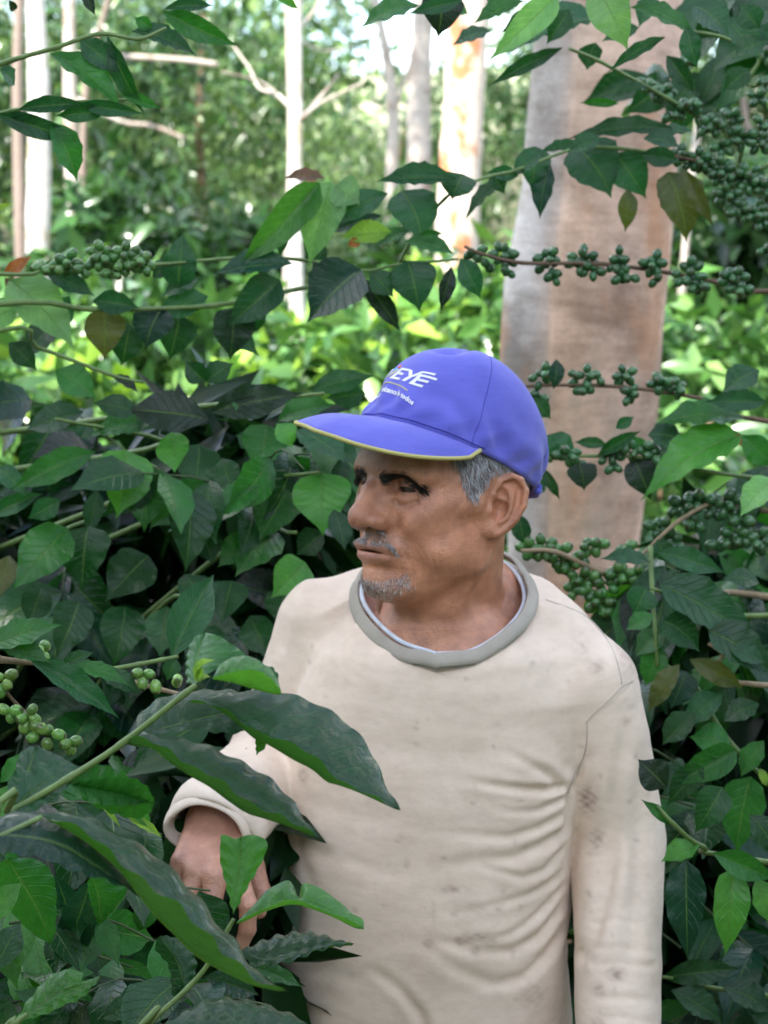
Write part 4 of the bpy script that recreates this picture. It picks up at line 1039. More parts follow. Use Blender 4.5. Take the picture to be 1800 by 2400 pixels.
# ---- bush on the right, berries on bare stems
D_ = bush('coffee bush at the upper right with green berries strung before the thick trunk', 1.02, 3.10, 2.35)
k_ = 1.085 / FPX * 2.9
def bstring(pts, rad, mat, clusters, d, col=(0.030, 0.105, 0.035), r=.0062, seed=0, parent=None):
    s_ = stem(parent or D_, pts, rad, rad * .6, mat, m=5)
    for i, (x, y, n_, sx, sy) in enumerate(clusters):
        k = 1.085 / FPX * d
        berries(s_, Q(x, y, d), n_, (sx * k, 18 * k, sy * k), r, col, seed + i)
    return s_
d1 = bstring([Vector((1.02, 3.1, 1.72)), Q(1665, 629, 2.9), Q(1560, 612, 2.88), Q(1460, 592, 2.86), Q(1300, 570, 2.84), Q(1130, 568, 2.82), Q(1040, 548, 2.80), Q(1003, 532, 2.80)], .0032, RSTEM,
             [(1028, 546, 6, 24, 14), (1050, 575, 3, 12, 12), (1085, 553, 11, 32, 24), (1098, 590, 4, 14, 12), (1185, 560, 14, 28, 30), (1195, 595, 6, 22, 16), (1262, 562, 13, 34, 26), (1280, 585, 5, 24, 14), (1338, 565, 10, 24, 26), (1350, 598, 6, 28, 14), (1412, 572, 11, 28, 26), (1418, 606, 5, 18, 14), (1490, 592, 14, 32, 30), (1510, 620, 5, 20, 12), (1585, 600, 10, 30, 20), (1600, 628, 6, 26, 12)], 2.84, seed=100)
d2 = bstring([Vector((1.02, 3.1, 1.45)), Q(1670, 912, 2.85), Q(1560, 872, 2.83), Q(1430, 846, 2.8), Q(1300, 833, 2.8), Q(1180, 832, 2.8), Q(1130, 835, 2.8)], .0030, RSTEM,
             [(1172, 812, 12, 28, 24), (1262, 816, 11, 28, 24), (1290, 815, 3, 14, 12), (1262, 845, 5, 24, 12), (1350, 812, 9, 26, 20), (1358, 852, 7, 18, 26), (1432, 830, 9, 26, 22), (1465, 840, 5, 14, 22), (1165, 858, 6, 20, 16)], 2.8, seed=130)
d3 = bstring([Vector((1.04, 3.1, 2.15)), Q(1690, 345, 2.95), Q(1600, 300, 2.92), Q(1520, 258, 2.9), Q(1440, 212, 2.86), Q(1380, 178, 2.82), Q(1290, 130, 2.78), Q(1230, 105, 2.75)], .0034, GSTEM,
             [(1396, 180, 4, 14, 12), (1415, 195, 6, 22, 18), (1440, 200, 6, 22, 18), (1455, 240, 9, 24, 22), (1490, 230, 6, 24, 18), (1540, 270, 12, 32, 24), (1580, 260, 10, 30, 26), (1600, 300, 10, 30, 22), (1645, 305, 12, 30, 26), (1560, 315, 9, 24, 18), (1650, 270, 6, 20, 20)], 2.88, seed=160)
d3b = bstring([Q(1690, 440, 2.95), Q(1600, 385, 2.9), Q(1520, 352, 2.88), Q(1445, 335, 2.86)], .0028, RSTEM,
             [(1465, 335, 10, 30, 24), (1510, 350, 14, 34, 26), (1560, 372, 15, 34, 28), (1610, 385, 15, 34, 28), (1650, 410, 12, 30, 30), (1575, 420, 10, 30, 24), (1600, 455, 10, 26, 22), (1640, 470, 10, 24, 26), (1650, 180, 5, 16, 20), (1640, 210, 6, 18, 16), (1660, 540, 6, 20, 14)], 2.88, seed=180)
d3c = bstring([Vector((1.04, 3.1, 2.25)), Q(1690, 160, 2.9), Q(1640, 120, 2.88), Q(1560, 80, 2.86), Q(1480, 66, 2.84)], .003, GSTEM, [(1485, 130, 3, 16, 14), (1660, 120, 6, 18, 18)], 2.88, seed=200)
d4 = bstring([Q(1660, 1035, 2.8), Q(1540, 1020, 2.75), Q(1400, 990, 2.75), Q(1290, 985, 2.75), Q(1190, 990, 2.75), Q(1160, 1010, 2.75)], .0026, GSTEM,
             [(1225, 985, 8, 26, 18), (1320, 985, 8, 24, 18), (1370, 970, 12, 34, 20), (1410, 985, 9, 28, 18), (1325, 1010, 5, 16, 14), (1250, 1005, 6, 22, 16)], 2.75, seed=210)
d5 = bstring([Vector((1.0, 3.05, 1.2)), Q(1665, 1290, 2.85), Q(1560, 1282, 2.8), Q(1420, 1262, 2.75), Q(1300, 1235, 2.72), Q(1200, 1192, 2.7), Q(1125, 1190, 2.7)], .0042, TSTEM,
             [(1145, 1185, 9, 22, 22), (1172, 1190, 12, 26, 30), (1205, 1200, 15, 30, 30), (1225, 1215, 8, 22, 22), (1280, 1180, 10, 30, 22), (1250, 1205, 8, 22, 18), (1260, 1250, 14, 30, 28), (1300, 1265, 15, 34, 32), (1340, 1245, 12, 30, 26), (1295, 1300, 12, 34, 24), (1240, 1270, 7, 18, 20), (1355, 1185, 4, 18, 14), (1330, 1310, 7, 26, 18), (1380, 1240, 6, 20, 18)], 2.72, r=.0066, col=(0.045, 0.145, 0.035), seed=230)
d6 = bstring([Vector((1.0, 3.05, 1.35)), Q(1665, 1105, 2.85), Q(1600, 1075, 2.8), Q(1540, 1085, 2.78), Q(1460, 1130, 2.75), Q(1370, 1215, 2.75)], .0034, TSTEM,
             [(1425, 1140, 12, 26, 30), (1450, 1165, 12, 28, 30), (1480, 1100, 13, 30, 30), (1510, 1080, 12, 30, 26), (1540, 1100, 12, 30, 28), (1570, 1085, 10, 28, 26), (1500, 1135, 8, 26, 18), (1600, 1120, 9, 26, 26), (1590, 1160, 10, 36, 18), (1640, 1170, 9, 24, 30), (1560, 1180, 8, 30, 12), (1430, 1185, 7, 26, 14)], 2.78, r=.0072, col=(0.030, 0.10, 0.035), seed=260)
LD = [(1205, -12, 1052, 134, 66, 'L', d3c), (1290, -25, 1357, 110, 94, 'L', d3c), (1290, 38, 1088, 122, 68, 'G', d3), (1215, 103, 1055, 186, 34, 'D', d3), (1362, 16, 1508, 80, 38, 'M', d3c), (1062, 66, 976, 100, 32, 'G', d3), (1130, 2, 1022, 52, 38, 'M', d3c),
      (1437, 80, 1312, 156, 28, 'D', d3c), (1500, 12, 1575, 82, 74, 'G', d3c), (1482, 58, 1506, 148, 48, 'G', d3c), (1287, 92, 1268, 152, 50, 'D', d3), (1452, 276, 1222, 302, 40, 'D', d3), (1337, 224, 1250, 222, 20, 'M', d3), (1402, 188, 1320, 212, 20, 'D', d3), (1497, 283, 1398, 302, 28, 'G', d3),
      (1155, 316, 1147, 414, 68, 'G', d3b), (1240, 316, 1320, 428, 118, 'G', d3b), (1330, 333, 1396, 430, 88, 'G', d3b), (1187, 348, 1166, 474, 46, 'N', d3b), (1356, 408, 1350, 502, 42, 'O', d3b), (1442, 372, 1482, 524, 98, 'O', d3b), (1476, 362, 1542, 492, 36, 'O', d3b), (1105, 384, 1003, 478, 28, 'D', d3b), (1262, 312, 1160, 332, 24, 'G', d3b), (1462, 345, 1380, 332, 46, 'G', d3b),
      (1602, 938, 1384, 1082, 88, 'B', d2), (1608, 905, 1412, 918, 54, 'M', d2), (1655, 868, 1522, 868, 48, 'G', d2), (1202, 776, 1195, 842, 34, 'N', d2), (1672, 1035, 1598, 1118, 64, 'L', d6), (1602, 940, 1680, 1010, 60, 'M', d2), (1590, 935, 1600, 965, 16, 'R', d2), (1560, 930, 1590, 936, 10, 'W', d2),
      (1290, 985, 1385, 930, 30, 'D', d4), (1190, 1000, 1165, 935, 50, 'G', d4), (1240, 985, 1170, 940, 56, 'G', d4), (1250, 1000, 1262, 1060, 66, 'K', d4), (1370, 990, 1405, 1080, 70, 'K', d4), (1170, 1010, 1210, 1080, 24, 'D', d4), (1310, 960, 1240, 955, 26, 'D', d4), (1400, 940, 1480, 955, 60, 'G', d4), (1450, 960, 1400, 1010, 60, 'G', d4), (1330, 925, 1370, 900, 26, 'G', d4), (1420, 990, 1340, 940, 30, 'M', d4), (1180, 1040, 1140, 1060, 40, 'D', d4), (1150, 860, 1190, 905, 40, 'D', d2),
      (905, 12, 778, 62, 42, 'M', d3c), (955, -18, 946, 82, 90, 'K', d3c), (1000, 0, 880, 30, 34, 'G', d3c), (1640, 800, 1560, 850, 60, 'G', d2), (1420, 1165, 1440, 1215, 50, 'D', d6), (1640, 60, 1600, 10, 60, 'G', d3c), (1590, 120, 1660, 90, 50, 'D', d3c), (1680, 20, 1600, 60, 50, 'D', d3c), (1120, 1110, 1135, 1180, 44, 'G', d5)]
for i, (bx, by, tx, ty, w_, cc, par) in enumerate(LD):
    dd = {id(d3c): 2.45, id(d3): 2.8, id(d3b): 2.84, id(d2): 2.72, id(d6): 2.55, id(d4): 2.74, id(d5): 2.72}[id(par)]
    lf(par, bx, by, tx, ty, w_, cc, dd + .015 * (i % 3), 0, face=.30 + .08 * (i % 3), roll=(-16, 14, 22, -8)[i % 4], bend=(.5, .9, .7)[i % 3], lod='mid', prof='heart' if w_ > 60 and ty > by + 50 else 'std')
for b_ in [(1180, 30, 1080, 70, 46, 'G'), (1230, 20, 1180, 96, 50, 'D'), (1420, -10, 1380, 60, 44, 'G'), (1560, 40, 1640, 130, 60, 'G'), (1440, 120, 1500, 200, 44, 'D'), (1380, 60, 1300, 90, 40, 'D'), (1620, 150, 1560, 200, 50, 'D'), (1010, 30, 950, 10, 34, 'M'), (1110, 20, 1040, -10, 40, 'G'),
           (1390, 300, 1470, 320, 40, 'G'), (1300, 300, 1225, 330, 40, 'G'), (1170, 330, 1105, 385, 40, 'G'), (1120, 380, 1050, 372, 34, 'G'), (1060, 372, 1090, 420, 36, 'D')]:
    lf(d3b if b_[1] > 250 else d3c, *b_, 2.75, 0, face=.35, roll=lrng.uniform(-20, 20), bend=.8, lod='mid')
stem(D_, [Q(1000, 400, 2.66), Q(1060, 380, 2.70), Q(1120, 366, 2.74), Q(1240, 322, 2.80), Q(1330, 320, 2.83), Q(1445, 335, 2.86)], .0018, .0024, GSTEM, m=5)
# ---- bush at the lower right beside the sleeve
E = bush('leafy coffee bush at the lower right beside the left sleeve', .98, 2.62, 1.5)
sp = [stem(E, pts, .003, .0018, m_) for pts, m_ in [
    ([Vector((.98, 2.62, 1.35)), Q(1640, 1330, 2.55), Q(1500, 1300, 2.52), Q(1405, 1270, 2.5)], GSTEM), ([Q(1405, 1180, 2.55), Q(1408, 1260, 2.53), Q(1415, 1360, 2.5), Q(1420, 1440, 2.5)], GSTEM),
    ([Vector((.97, 2.62, 1.25)), Q(1650, 1480, 2.5), Q(1560, 1410, 2.48), Q(1530, 1390, 2.48)], TSTEM), ([Q(1440, 1440, 2.5), Q(1500, 1480, 2.5), Q(1560, 1580, 2.5), Q(1630, 1660, 2.5), Q(1700, 1740, 2.5)], GSTEM),
    ([Vector((.97, 2.62, .95)), Q(1640, 1860, 2.35), Q(1520, 1830, 2.28), Q(1455, 1780, 2.25), Q(1420, 1740, 2.25)], GSTEM), ([Vector((.97, 2.62, .8)), Q(1650, 2150, 2.5), Q(1500, 2120, 2.45), Q(1430, 2110, 2.42)], GSTEM)]]
LE_ = [(1395, 1270, 1368, 1328, 70, 'G', 0), (1405, 1215, 1296, 1208, 34, 'G', 0), (1420, 1192, 1568, 1238, 52, 'G', 0), (1425, 1262, 1648, 1392, 94, 'G', 0), (1430, 1340, 1512, 1410, 74, 'D', 1), (1437, 1362, 1372, 1418, 54, 'M', 1), (1412, 1328, 1352, 1362, 40, 'M', 1),
       (1530, 1362, 1675, 1465, 84, 'D', 2), (1425, 1395, 1393, 1482, 64, 'M', 1), (1468, 1435, 1400, 1540, 48, 'O', 3), (1490, 1424, 1608, 1488, 48, 'O', 3), (1482, 1450, 1448, 1532, 74, 'N', 3), (1592, 1620, 1446, 1698, 70, 'M', 3), (1580, 1618, 1488, 1592, 72, 'M', 3),
       (1622, 1678, 1592, 1848, 96, 'M', 3), (1440, 1700, 1378, 1640, 74, 'K', 4), (1455, 1782, 1384, 1726, 26, 'M', 4), (1512, 1824, 1428, 1862, 48, 'B', 4), (1540, 1842, 1675, 1902, 58, 'M', 4), (1582, 1876, 1566, 2066, 78, 'B', 4), (1632, 1896, 1662, 1998, 54, 'B', 4),
       (1482, 1858, 1486, 2078, 86, 'N', 4), (1430, 2112, 1602, 2092, 56, 'D', 5), (1560, 2130, 1670, 2190, 60, 'D', 5), (1450, 2140, 1560, 2210, 60, 'D', 5), (1560, 1500, 1480, 1570, 60, 'G', 3), (1640, 1520, 1560, 1560, 50, 'D', 3), (1520, 1640, 1440, 1740, 60, 'D', 3),
       (1560, 1700, 1500, 1800, 74, 'D', 4), (1650, 1600, 1600, 1680, 50, 'M', 3), (1500, 1540, 1430, 1610, 60, 'D', 3), (1620, 1760, 1680, 1850, 60, 'D', 4), (1470, 1300, 1540, 1340, 50, 'D', 0), (1650, 1430, 1570, 1400, 40, 'G', 2), (1640, 1260, 1560, 1250, 40, 'D', 0), (1640, 1660, 1655, 1700, 20, 'Y', 3)]
for i, (bx, by, tx, ty, w_, cc, k) in enumerate(LE_):
    dd = (2.5, 2.48, 2.46, 2.46, 2.24, 2.42)[k]
    lf(sp[k], bx, by, tx, ty, w_, cc, dd + .015 * (i % 3), 0, face=.28 + .08 * (i % 3), roll=(-16, 14, 20, -8)[i % 4], bend=(.5, .9, .6)[i % 3], lod='mid', prof='heart' if w_ > 66 and ty > by + 50 else 'std')
in_view_twigs(E, 15, 1420, 1690, 1230, 2230, 2.7, 3.05, .12, 'DDDKMN', 4)
in_view_twigs(E, 6, 1440, 1690, 1400, 2230, 2.5, 2.65, .09, 'DDMG', 3)
in_view_twigs(D_, 7, 1500, 1690, 950, 1350, 2.95, 3.3, .11, 'DDMG', 4)
in_view_twigs(D_, 5, 1560, 1700, 0, 420, 3.0, 3.3, .11, 'DDG', 3)
# deeper foliage of the bushes round the man, too many leaves to count
frs = np.random.RandomState(31)
GD = [(0.006, 0.022, 0.007), (0.011, 0.036, 0.011), (0.004, 0.014, 0.006)]  # leaf colours taken nearly to black, standing for shade deep in the bushes
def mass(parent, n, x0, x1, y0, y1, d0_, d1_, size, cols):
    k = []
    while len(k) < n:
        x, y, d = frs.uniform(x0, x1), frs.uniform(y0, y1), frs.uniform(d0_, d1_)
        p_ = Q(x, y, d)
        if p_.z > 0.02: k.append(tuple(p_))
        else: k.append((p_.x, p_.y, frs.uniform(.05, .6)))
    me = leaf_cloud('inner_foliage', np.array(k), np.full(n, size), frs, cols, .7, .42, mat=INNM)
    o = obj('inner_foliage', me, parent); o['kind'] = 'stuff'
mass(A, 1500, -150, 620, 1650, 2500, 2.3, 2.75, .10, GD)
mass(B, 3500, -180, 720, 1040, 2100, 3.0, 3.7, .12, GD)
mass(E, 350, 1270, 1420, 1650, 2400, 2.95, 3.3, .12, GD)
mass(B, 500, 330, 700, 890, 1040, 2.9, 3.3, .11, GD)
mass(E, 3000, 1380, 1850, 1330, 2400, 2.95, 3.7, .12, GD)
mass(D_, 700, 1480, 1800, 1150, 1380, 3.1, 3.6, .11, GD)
# ================================================================== THE MAN
# head frame (centimetres): x = his left, y = the way he faces, z = up; origin midway between the ear canals
YAW = R(50.0); HP = R(5.0)
_f0 = Vector((-math.sin(YAW), -math.cos(YAW), 0))
HL = Vector((math.cos(YAW), -math.sin(YAW), 0))
HF = _f0 * math.cos(HP) + Vector((0, 0, 1)) * math.sin(HP)
HU = Vector((0, 0, 1)) * math.cos(HP) - _f0 * math.sin(HP)
HO = P(1160, 1200, 2.27) * 100 - HL * 7.3
HM = np.array([list(HL), list(HF), list(HU)], np.float32)      # rows: local axes in world
HOn = np.array(list(HO), np.float32)
def to_head(p): return (p - HOn) @ HM.T
def from_head(q): return np.asarray(q, np.float32) @ HM + HOn
def W(px, py, d): return tuple(P(px, py, d) * 100)

def f_ear(q):
    """left ear, q in head frame (symmetric half)"""
    eo = np.array([0.84, 0.52, 0.12]); eo /= np.linalg.norm(eo)
    eu = np.array([0.02, -0.20, 1.0]); eu -= eo * (eu @ eo); eu /= np.linalg.norm(eu)
    eb = np.cross(eo, eu); eb = eb if eb[1] < 0 else -eb
    r = (q - v3(6.8, 0.35, 0.15)) @ np.stack([eb, eu, eo], 1).astype(np.float32)      # b, u, out
    pl = ell(r, (1.55, 0.95, 0.15), (1.75, 2.95, 0.42))
    d = smin(pl, ell(r, (1.0, 0.3, -0.9), (1.3, 2.0, 1.1)), 0.5)
    d = smin(d, ell(r, (0.75, -1.75, 0.05), (0.95, 1.0, 0.42)), 0.5)
    hel = chain(r, [(0.15, 0.35, 0.25), (0.05, 1.5, 0.45), (0.45, 2.9, 0.5), (1.35, 3.75, 0.5), (2.35, 3.6, 0.45), (3.1, 2.6, 0.45), (3.2, 1.2, 0.45), (2.75, -0.3, 0.4), (2.0, -1.5, 0.3), (1.2, -2.25, 0.2)],
                [.28, .34, .34, .34, .36, .37, .36, .34, .34, .36], 0.15)
    d = smin(d, hel, 0.18)
    d = smax(d, -ell(r, (0.95, 0.2, 0.7), (0.95, 1.25, 1.15)), 0.14)         # concha
    d = smax(d, -ell(r, (1.0, 1.8, 0.6), (0.8, 0.7, 0.6)), 0.12)
    d = smax(d, -chain(r, [(0.8, 2.75, .62), (1.6, 3.05, .62), (2.4, 2.6, .62), (2.55, 1.3, .62), (2.2, 0.1, .6)], [.28, .40, .40, .34, .2], .1), 0.1)
    ant = chain(r, [(1.35, 2.35, .35), (1.9, 1.5, .42), (2.0, 0.5, .42), (1.75, -0.5, .42), (1.15, -1.05, .45)], [.2, .22, .24, .26, .28], .15)
    d = smin(d, ant, 0.12)
    d = smin(d, ell(r, (-0.05, -0.1, 0.42), (0.36, 0.55, 0.36)), 0.2)          # tragus
    return d, r
def f_head(q):
    x = np.abs(q[:, 0]); s = np.stack([x, q[:, 1], q[:, 2]], 1)
    d = ell(s, (0, 0.2, 4.4), (7.5, 9.5, 8.5))
    d = smin(d, ell(s, (0, 3.4, -0.6), (6.1, 5.6, 6.6)), 2.0)
    d = smin(d, ell(s, (0, 6.2, 3.5), (5.7, 3.6, 2.6)), 1.2)                       # brow block
    d = smin(d, cone(s, (1.2, 8.05, 3.6), (4.5, 7.0, 3.4), 1.35, 1.05), 0.8)        # brow ridge
    d = smin(d, cone(s, (4.7, 5.8, 0.2), (6.5, 1.8, 0.6), 1.45, 0.7), 1.3)         # cheekbone
    d = smin(d, ell(s, (3.7, 6.2, -0.9), (2.0, 1.9, 1.7)), 1.0)
    d = smin(d, cone(s, (1.2, 6.9, -8.0), (5.1, 0.9, -5.0), 1.6, 1.35), 1.6)       # jaw
    d = smin(d, cone(s, (5.1, 0.9, -5.0), (6.1, 0.4, -0.8), 1.35, 1.1), 1.2)
    d = smin(d, ell(s, (4.2, 3.8, -3.6), (2.6, 3.2, 3.2)), 1.4)                    # cheek
    d = smin(d, ell(s, (0, 6.7, -4.6), (3.6, 3.1, 2.9)), 1.1)                      # muzzle
    d = smin(d, ell(s, (0, 7.3, -7.7), (2.7, 2.0, 1.7)), 0.9)
    d = smin(d, ell(s, (0, 3.6, -6.6), (4.0, 4.6, 2.3)), 1.6)                      # under the jaw
    d = smin(d, cone(s, (0, 4.5, -6.6), (0, 0.0, -10.5), 2.6, 3.6), 2.5)                     # chin
    # eye socket
    d = smax(d, -ell(s, (3.05, 9.2, 1.95), (1.75, 1.75, 1.1)), 0.7)
    # nose
    d = smin(d, ell(s, (0, 8.9, -0.1), (1.75, 1.75, 2.3)), 0.7)
    d = smin(d, chain(s, [(0, 8.4, 2.9), (0, 9.9, 1.2), (0, 11.1, -1.0)], [0.8, 0.95, 1.1], .6), 0.6)
    d = smin(d, sph(s, (0.0, 11.25, -1.4), 1.12), 0.6)
    d = smin(d, ell(s, (1.35, 9.7, -1.6), (0.95, 1.45, 1.0)), 0.7)
    d = smax(d, -ell(s, (1.0, 10.2, -2.55), (0.6, 1.05, 0.62)), 0.15)
    D, t = pdist(s, [(1.9, 10.0, -0.75), (2.4, 9.3, -1.1), (2.45, 9.2, -1.9), (2.1, 9.4, -2.6)])
    d += 0.17 * np.exp(-(D / 0.24) ** 2)
    # mouth
    d = smin(d, ell(s, (0.7, 8.9, -4.15), (2.2, 1.1, 0.62)), 0.5)
    d = smin(d, ell(s, (0.4, 8.85, -5.2), (2.1, 1.1, 0.62)), 0.5)
    mz = q[:, 2] + 4.62 + 0.03 * x * x
    slit = np.sqrt((x / 3.0) ** 2 + ((q[:, 1] - 9.3) / 1.9) ** 2 + (mz / 0.11) ** 2) - 1
    d = smax(d, -slit * 0.11, 0.12)
    # lids
    ey = v3(2.85, 7.0, 1.9)
    lid = sph(s, ey, 1.42)
    zz = s[:, 2] - 1.74 + 0.05 * (x - 2.85) ** 2
    opening = np.sqrt(((x - 2.9) / 1.2) ** 2 + (zz / 0.24) ** 2) - 1
    opening = np.maximum(opening * 0.25, 7.4 - s[:, 1])
    lid = smax(lid, -opening, 0.06)
    d2 = smin(d, lid, 0.35)
    d = np.where(s[:, 1] > 6.5, smax(d2, -np.maximum(opening, sph(s, ey, 1.5)), 0.05), d2)
    # folds, bags and hollows
    D, t = pdist(s, [(2.4, 9.3, -1.2), (2.75, 9.2, -2.4), (3.4, 8.5, -3.9), (3.75, 7.6, -5.6)])
    d += 0.44 * np.exp(-(D / 0.28) ** 2) * (1.15 - 0.45 * t) * np.clip(t * 5 + 0.25, 0, 1)
    d -= 0.34 * gbump(s, (3.9, 8.2, -2.0), (0.9, 1.2, 1.2))
    D, t = pdist(s, [(2.2, 8.8, 0.6), (2.6, 8.8, 0.25), (3.4, 8.5, 0.1), (4.4, 7.7, 0.6)])
    d += 0.30 * np.exp(-(D / 0.27) ** 2)
    d -= 0.14 * gbump(s, (2.9, 8.7, 0.95), (1.0, .8, .35))
    d -= 0.40 * gbump(s, (1.6, 9.0, 0.25), (0.55, .8, .8))
    D, t = pdist(s, [(3.9, 7.9, -6.2), (4.2, 7.0, -7.2)])
    d += 0.10 * np.exp(-(D / 0.3) ** 2)
    d += 0.22 * gbump(s, (0, 9.6, -6.15), (1.8, 1.2, 0.42))                          # under the lip
    d += 0.10 * gbump(s, (0, 10.6, -3.4), (0.25, 1.2, 0.7))                          # philtrum
    d -= 0.13 * gbump(s, (2.3, 9.0, -4.1), (0.8, 1.0, 0.7))
    d += 0.30 * gbump(s, (5.6, 5.0, -3.0), (1.3, 2.0, 1.4))                          # hollow cheek
    d += 0.35 * gbump(s, (6.6, 5.4, 4.2), (1.2, 1.8, 1.6))                           # temple
    for k in range(4):                                                               # crow's feet
        D, t = pdist(s, [(5.0, 7.0, 1.4 - 0.1 * k), (5.9, 5.9, 2.2 - 0.62 * k)])
        d += 0.13 * np.exp(-(D / 0.13) ** 2)
    for k in range(3):                                                               # frown lines
        D, t = pdist(s, [(0.45 + .5 * k, 9.5, 2.6), (0.4 + .6 * k, 9.3, 4.0 - .3 * k)])
        d += (0.14 if k == 0 else 0.05) * np.exp(-(D / 0.12) ** 2)
    for k in range(3):                                                               # cheek creases
        D, t = pdist(s, [(4.15 + .45 * k, 7.7 - .5 * k, -3.4), (4.5 + .45 * k, 6.9 - .5 * k, -5.2), (4.4 + .4 * k, 6.3 - .5 * k, -6.8)])
        d += 0.19 * np.exp(-(D / 0.15) ** 2) * np.sin(np.pi * np.clip(t, 0, 1))
    e, _ = f_ear(s)
    d = smin(d, e, 0.35)
    return d
# joints of the body, world centimetres
NK1 = tuple(from_head([(0, -1.6, -3.6)])[0])
NK2 = W(1045, 1475, 2.40)
SHL, SHR = W(1376, 1610, 2.37), W(770, 1472, 2.45)
ELL, ELR = W(1450, 1960, 2.40), W(640, 1790, 2.47)
WRL, WRR = W(1448, 2440, 2.30), W(508, 1925, 2.265)
TY = P(1000, 1850, 2.40).y * 100
def f_neck(p):
    d = cone(p, NK1, NK2, 5.0, 5.7)
    e = from_head([(5.9, -1.2, -2.6)])[0]
    nt_ = W(975, 1545, 2.315)
    d = smin(d, cone(p, e, nt_, 0.9, 0.85), 1.3)                       # long neck muscle on his left
    e2 = from_head([(-5.9, -1.2, -2.6)])[0]
    d = smin(d, cone(p, e2, W(930, 1535, 2.33), 0.9, 0.8), 1.3)
    d = smin(d, sph(p, W(950, 1460, 2.325), 1.2), 2.6)                 # throat
    d = smin(d, cone(p, W(975, 1548, 2.325), W(1160, 1500, 2.34), 0.8, 0.9), 1.0)  # collar bone
    d = smin(d, cone(p, W(1130, 1390, 2.44), SHL, 4.0, 4.0), 3.0)
    d = smin(d, cone(p, W(960, 1390, 2.47), SHR, 4.0, 4.0), 3.0)
    D, t = pdist(p, [W(880, 1410, 2.27), W(925, 1470, 2.27), W(975, 1530, 2.29)])
    d += 0.28 * np.exp(-(D / 0.6) ** 2)
    for k in range(3):
        D, t = pdist(p, [W(900 + 20 * k, 1440 + 28 * k, 2.27), W(1000, 1440 + 24 * k, 2.26), W(1100, 1385 + 26 * k, 2.27), W(1170, 1320 + 26 * k, 2.3)])
        d += 0.07 * np.exp(-(D / 0.25) ** 2)
    return d
ZT = [P(1000, y, 2.38).z * 100 for y in (1380, 1440, 1520, 1620, 1750, 1900, 2050, 2200, 2400, 2600)] + [80.0, 70.0]
XL = [940, 850, 750, 700, 662, 652, 650, 650, 645, 640, 640, 650]
XR = [1140, 1220, 1320, 1360, 1365, 1352, 1340, 1336, 1345, 1350, 1350, 1340]
RY = [5.5, 8.5, 10.2, 11.2, 11.9, 12.2, 12.4, 12.4, 12.2, 12.0, 12, 11.5]
def f_torso(p, inset=0.0):
    z = p[:, 2]
    zs = np.array(ZT[::-1]); o = lambda a: np.interp(z, zs, np.array(a[::-1], float))
    k = 2.38 / FPX * 100
    l = (o(XL) - 900) * k; r = (o(XR) - 900) * k; ry = o(RY)
    cx, rx = (l + r) / 2, (r - l) / 2
    c, s_ = math.cos(R(10)), math.sin(R(10))
    X = p[:, 0] - cx; Y = p[:, 1] - TY
    u = (X * c - Y * s_) / (rx - inset); v = (X * s_ + Y * c) / (ry - inset)
    e = 2.3
    n_ = (np.abs(u) ** e + np.abs(v) ** e) ** (1 / e) + 1e-5
    d = (n_ - 1) * np.minimum(rx, ry) * 0.92
    d = smax(d, z - (ZT[0] + 1.0 - inset), 3.0)
    return smax(d, ZT[-1] - z + inset, 1.0)
def f_body(p):
    d = smin(f_torso(p, 1.2), f_neck(p), 2.5)
    d = smin(d, cone(p, SHL, ELL, 4.6, 3.7), 3)
    d = smin(d, cone(p, ELL, WRL, 3.6, 2.6), 1)
    d = smin(d, cone(p, SHR, ELR, 4.6, 3.7), 3)
    d = smin(d, cone(p, ELR, WRR, 3.8, 2.6), 1)
    return d
def f_shirt(p):
    d = f_torso(p)
    ya = cone(p, W(1218, 1448, 2.40), SHL, 5.1, 5.1)
    yb = cone(p, W(850, 1432, 2.45), SHR, 5.2, 5.3)
    d = smin(d, ya, 3.0); d = smin(d, yb, 3.0)
    d = smin(d, cone(p, NK2, W(1045, 1600, 2.36), 7.0, 9.0), 3.0)
    a = smin(cone(p, SHL, ELL, 5.4, 4.9), cone(p, ELL, WRL, 4.9, 4.2), 0.8)
    b = smin(cone(p, SHR, ELR, 5.3, 5.0), cone(p, ELR, tuple(np.array(WRR) + np.array(WRR) * 0), 5.0, 4.7), 0.8)
    d = smin(d, a, 0.6); d = smin(d, b, 0.9)
    return d
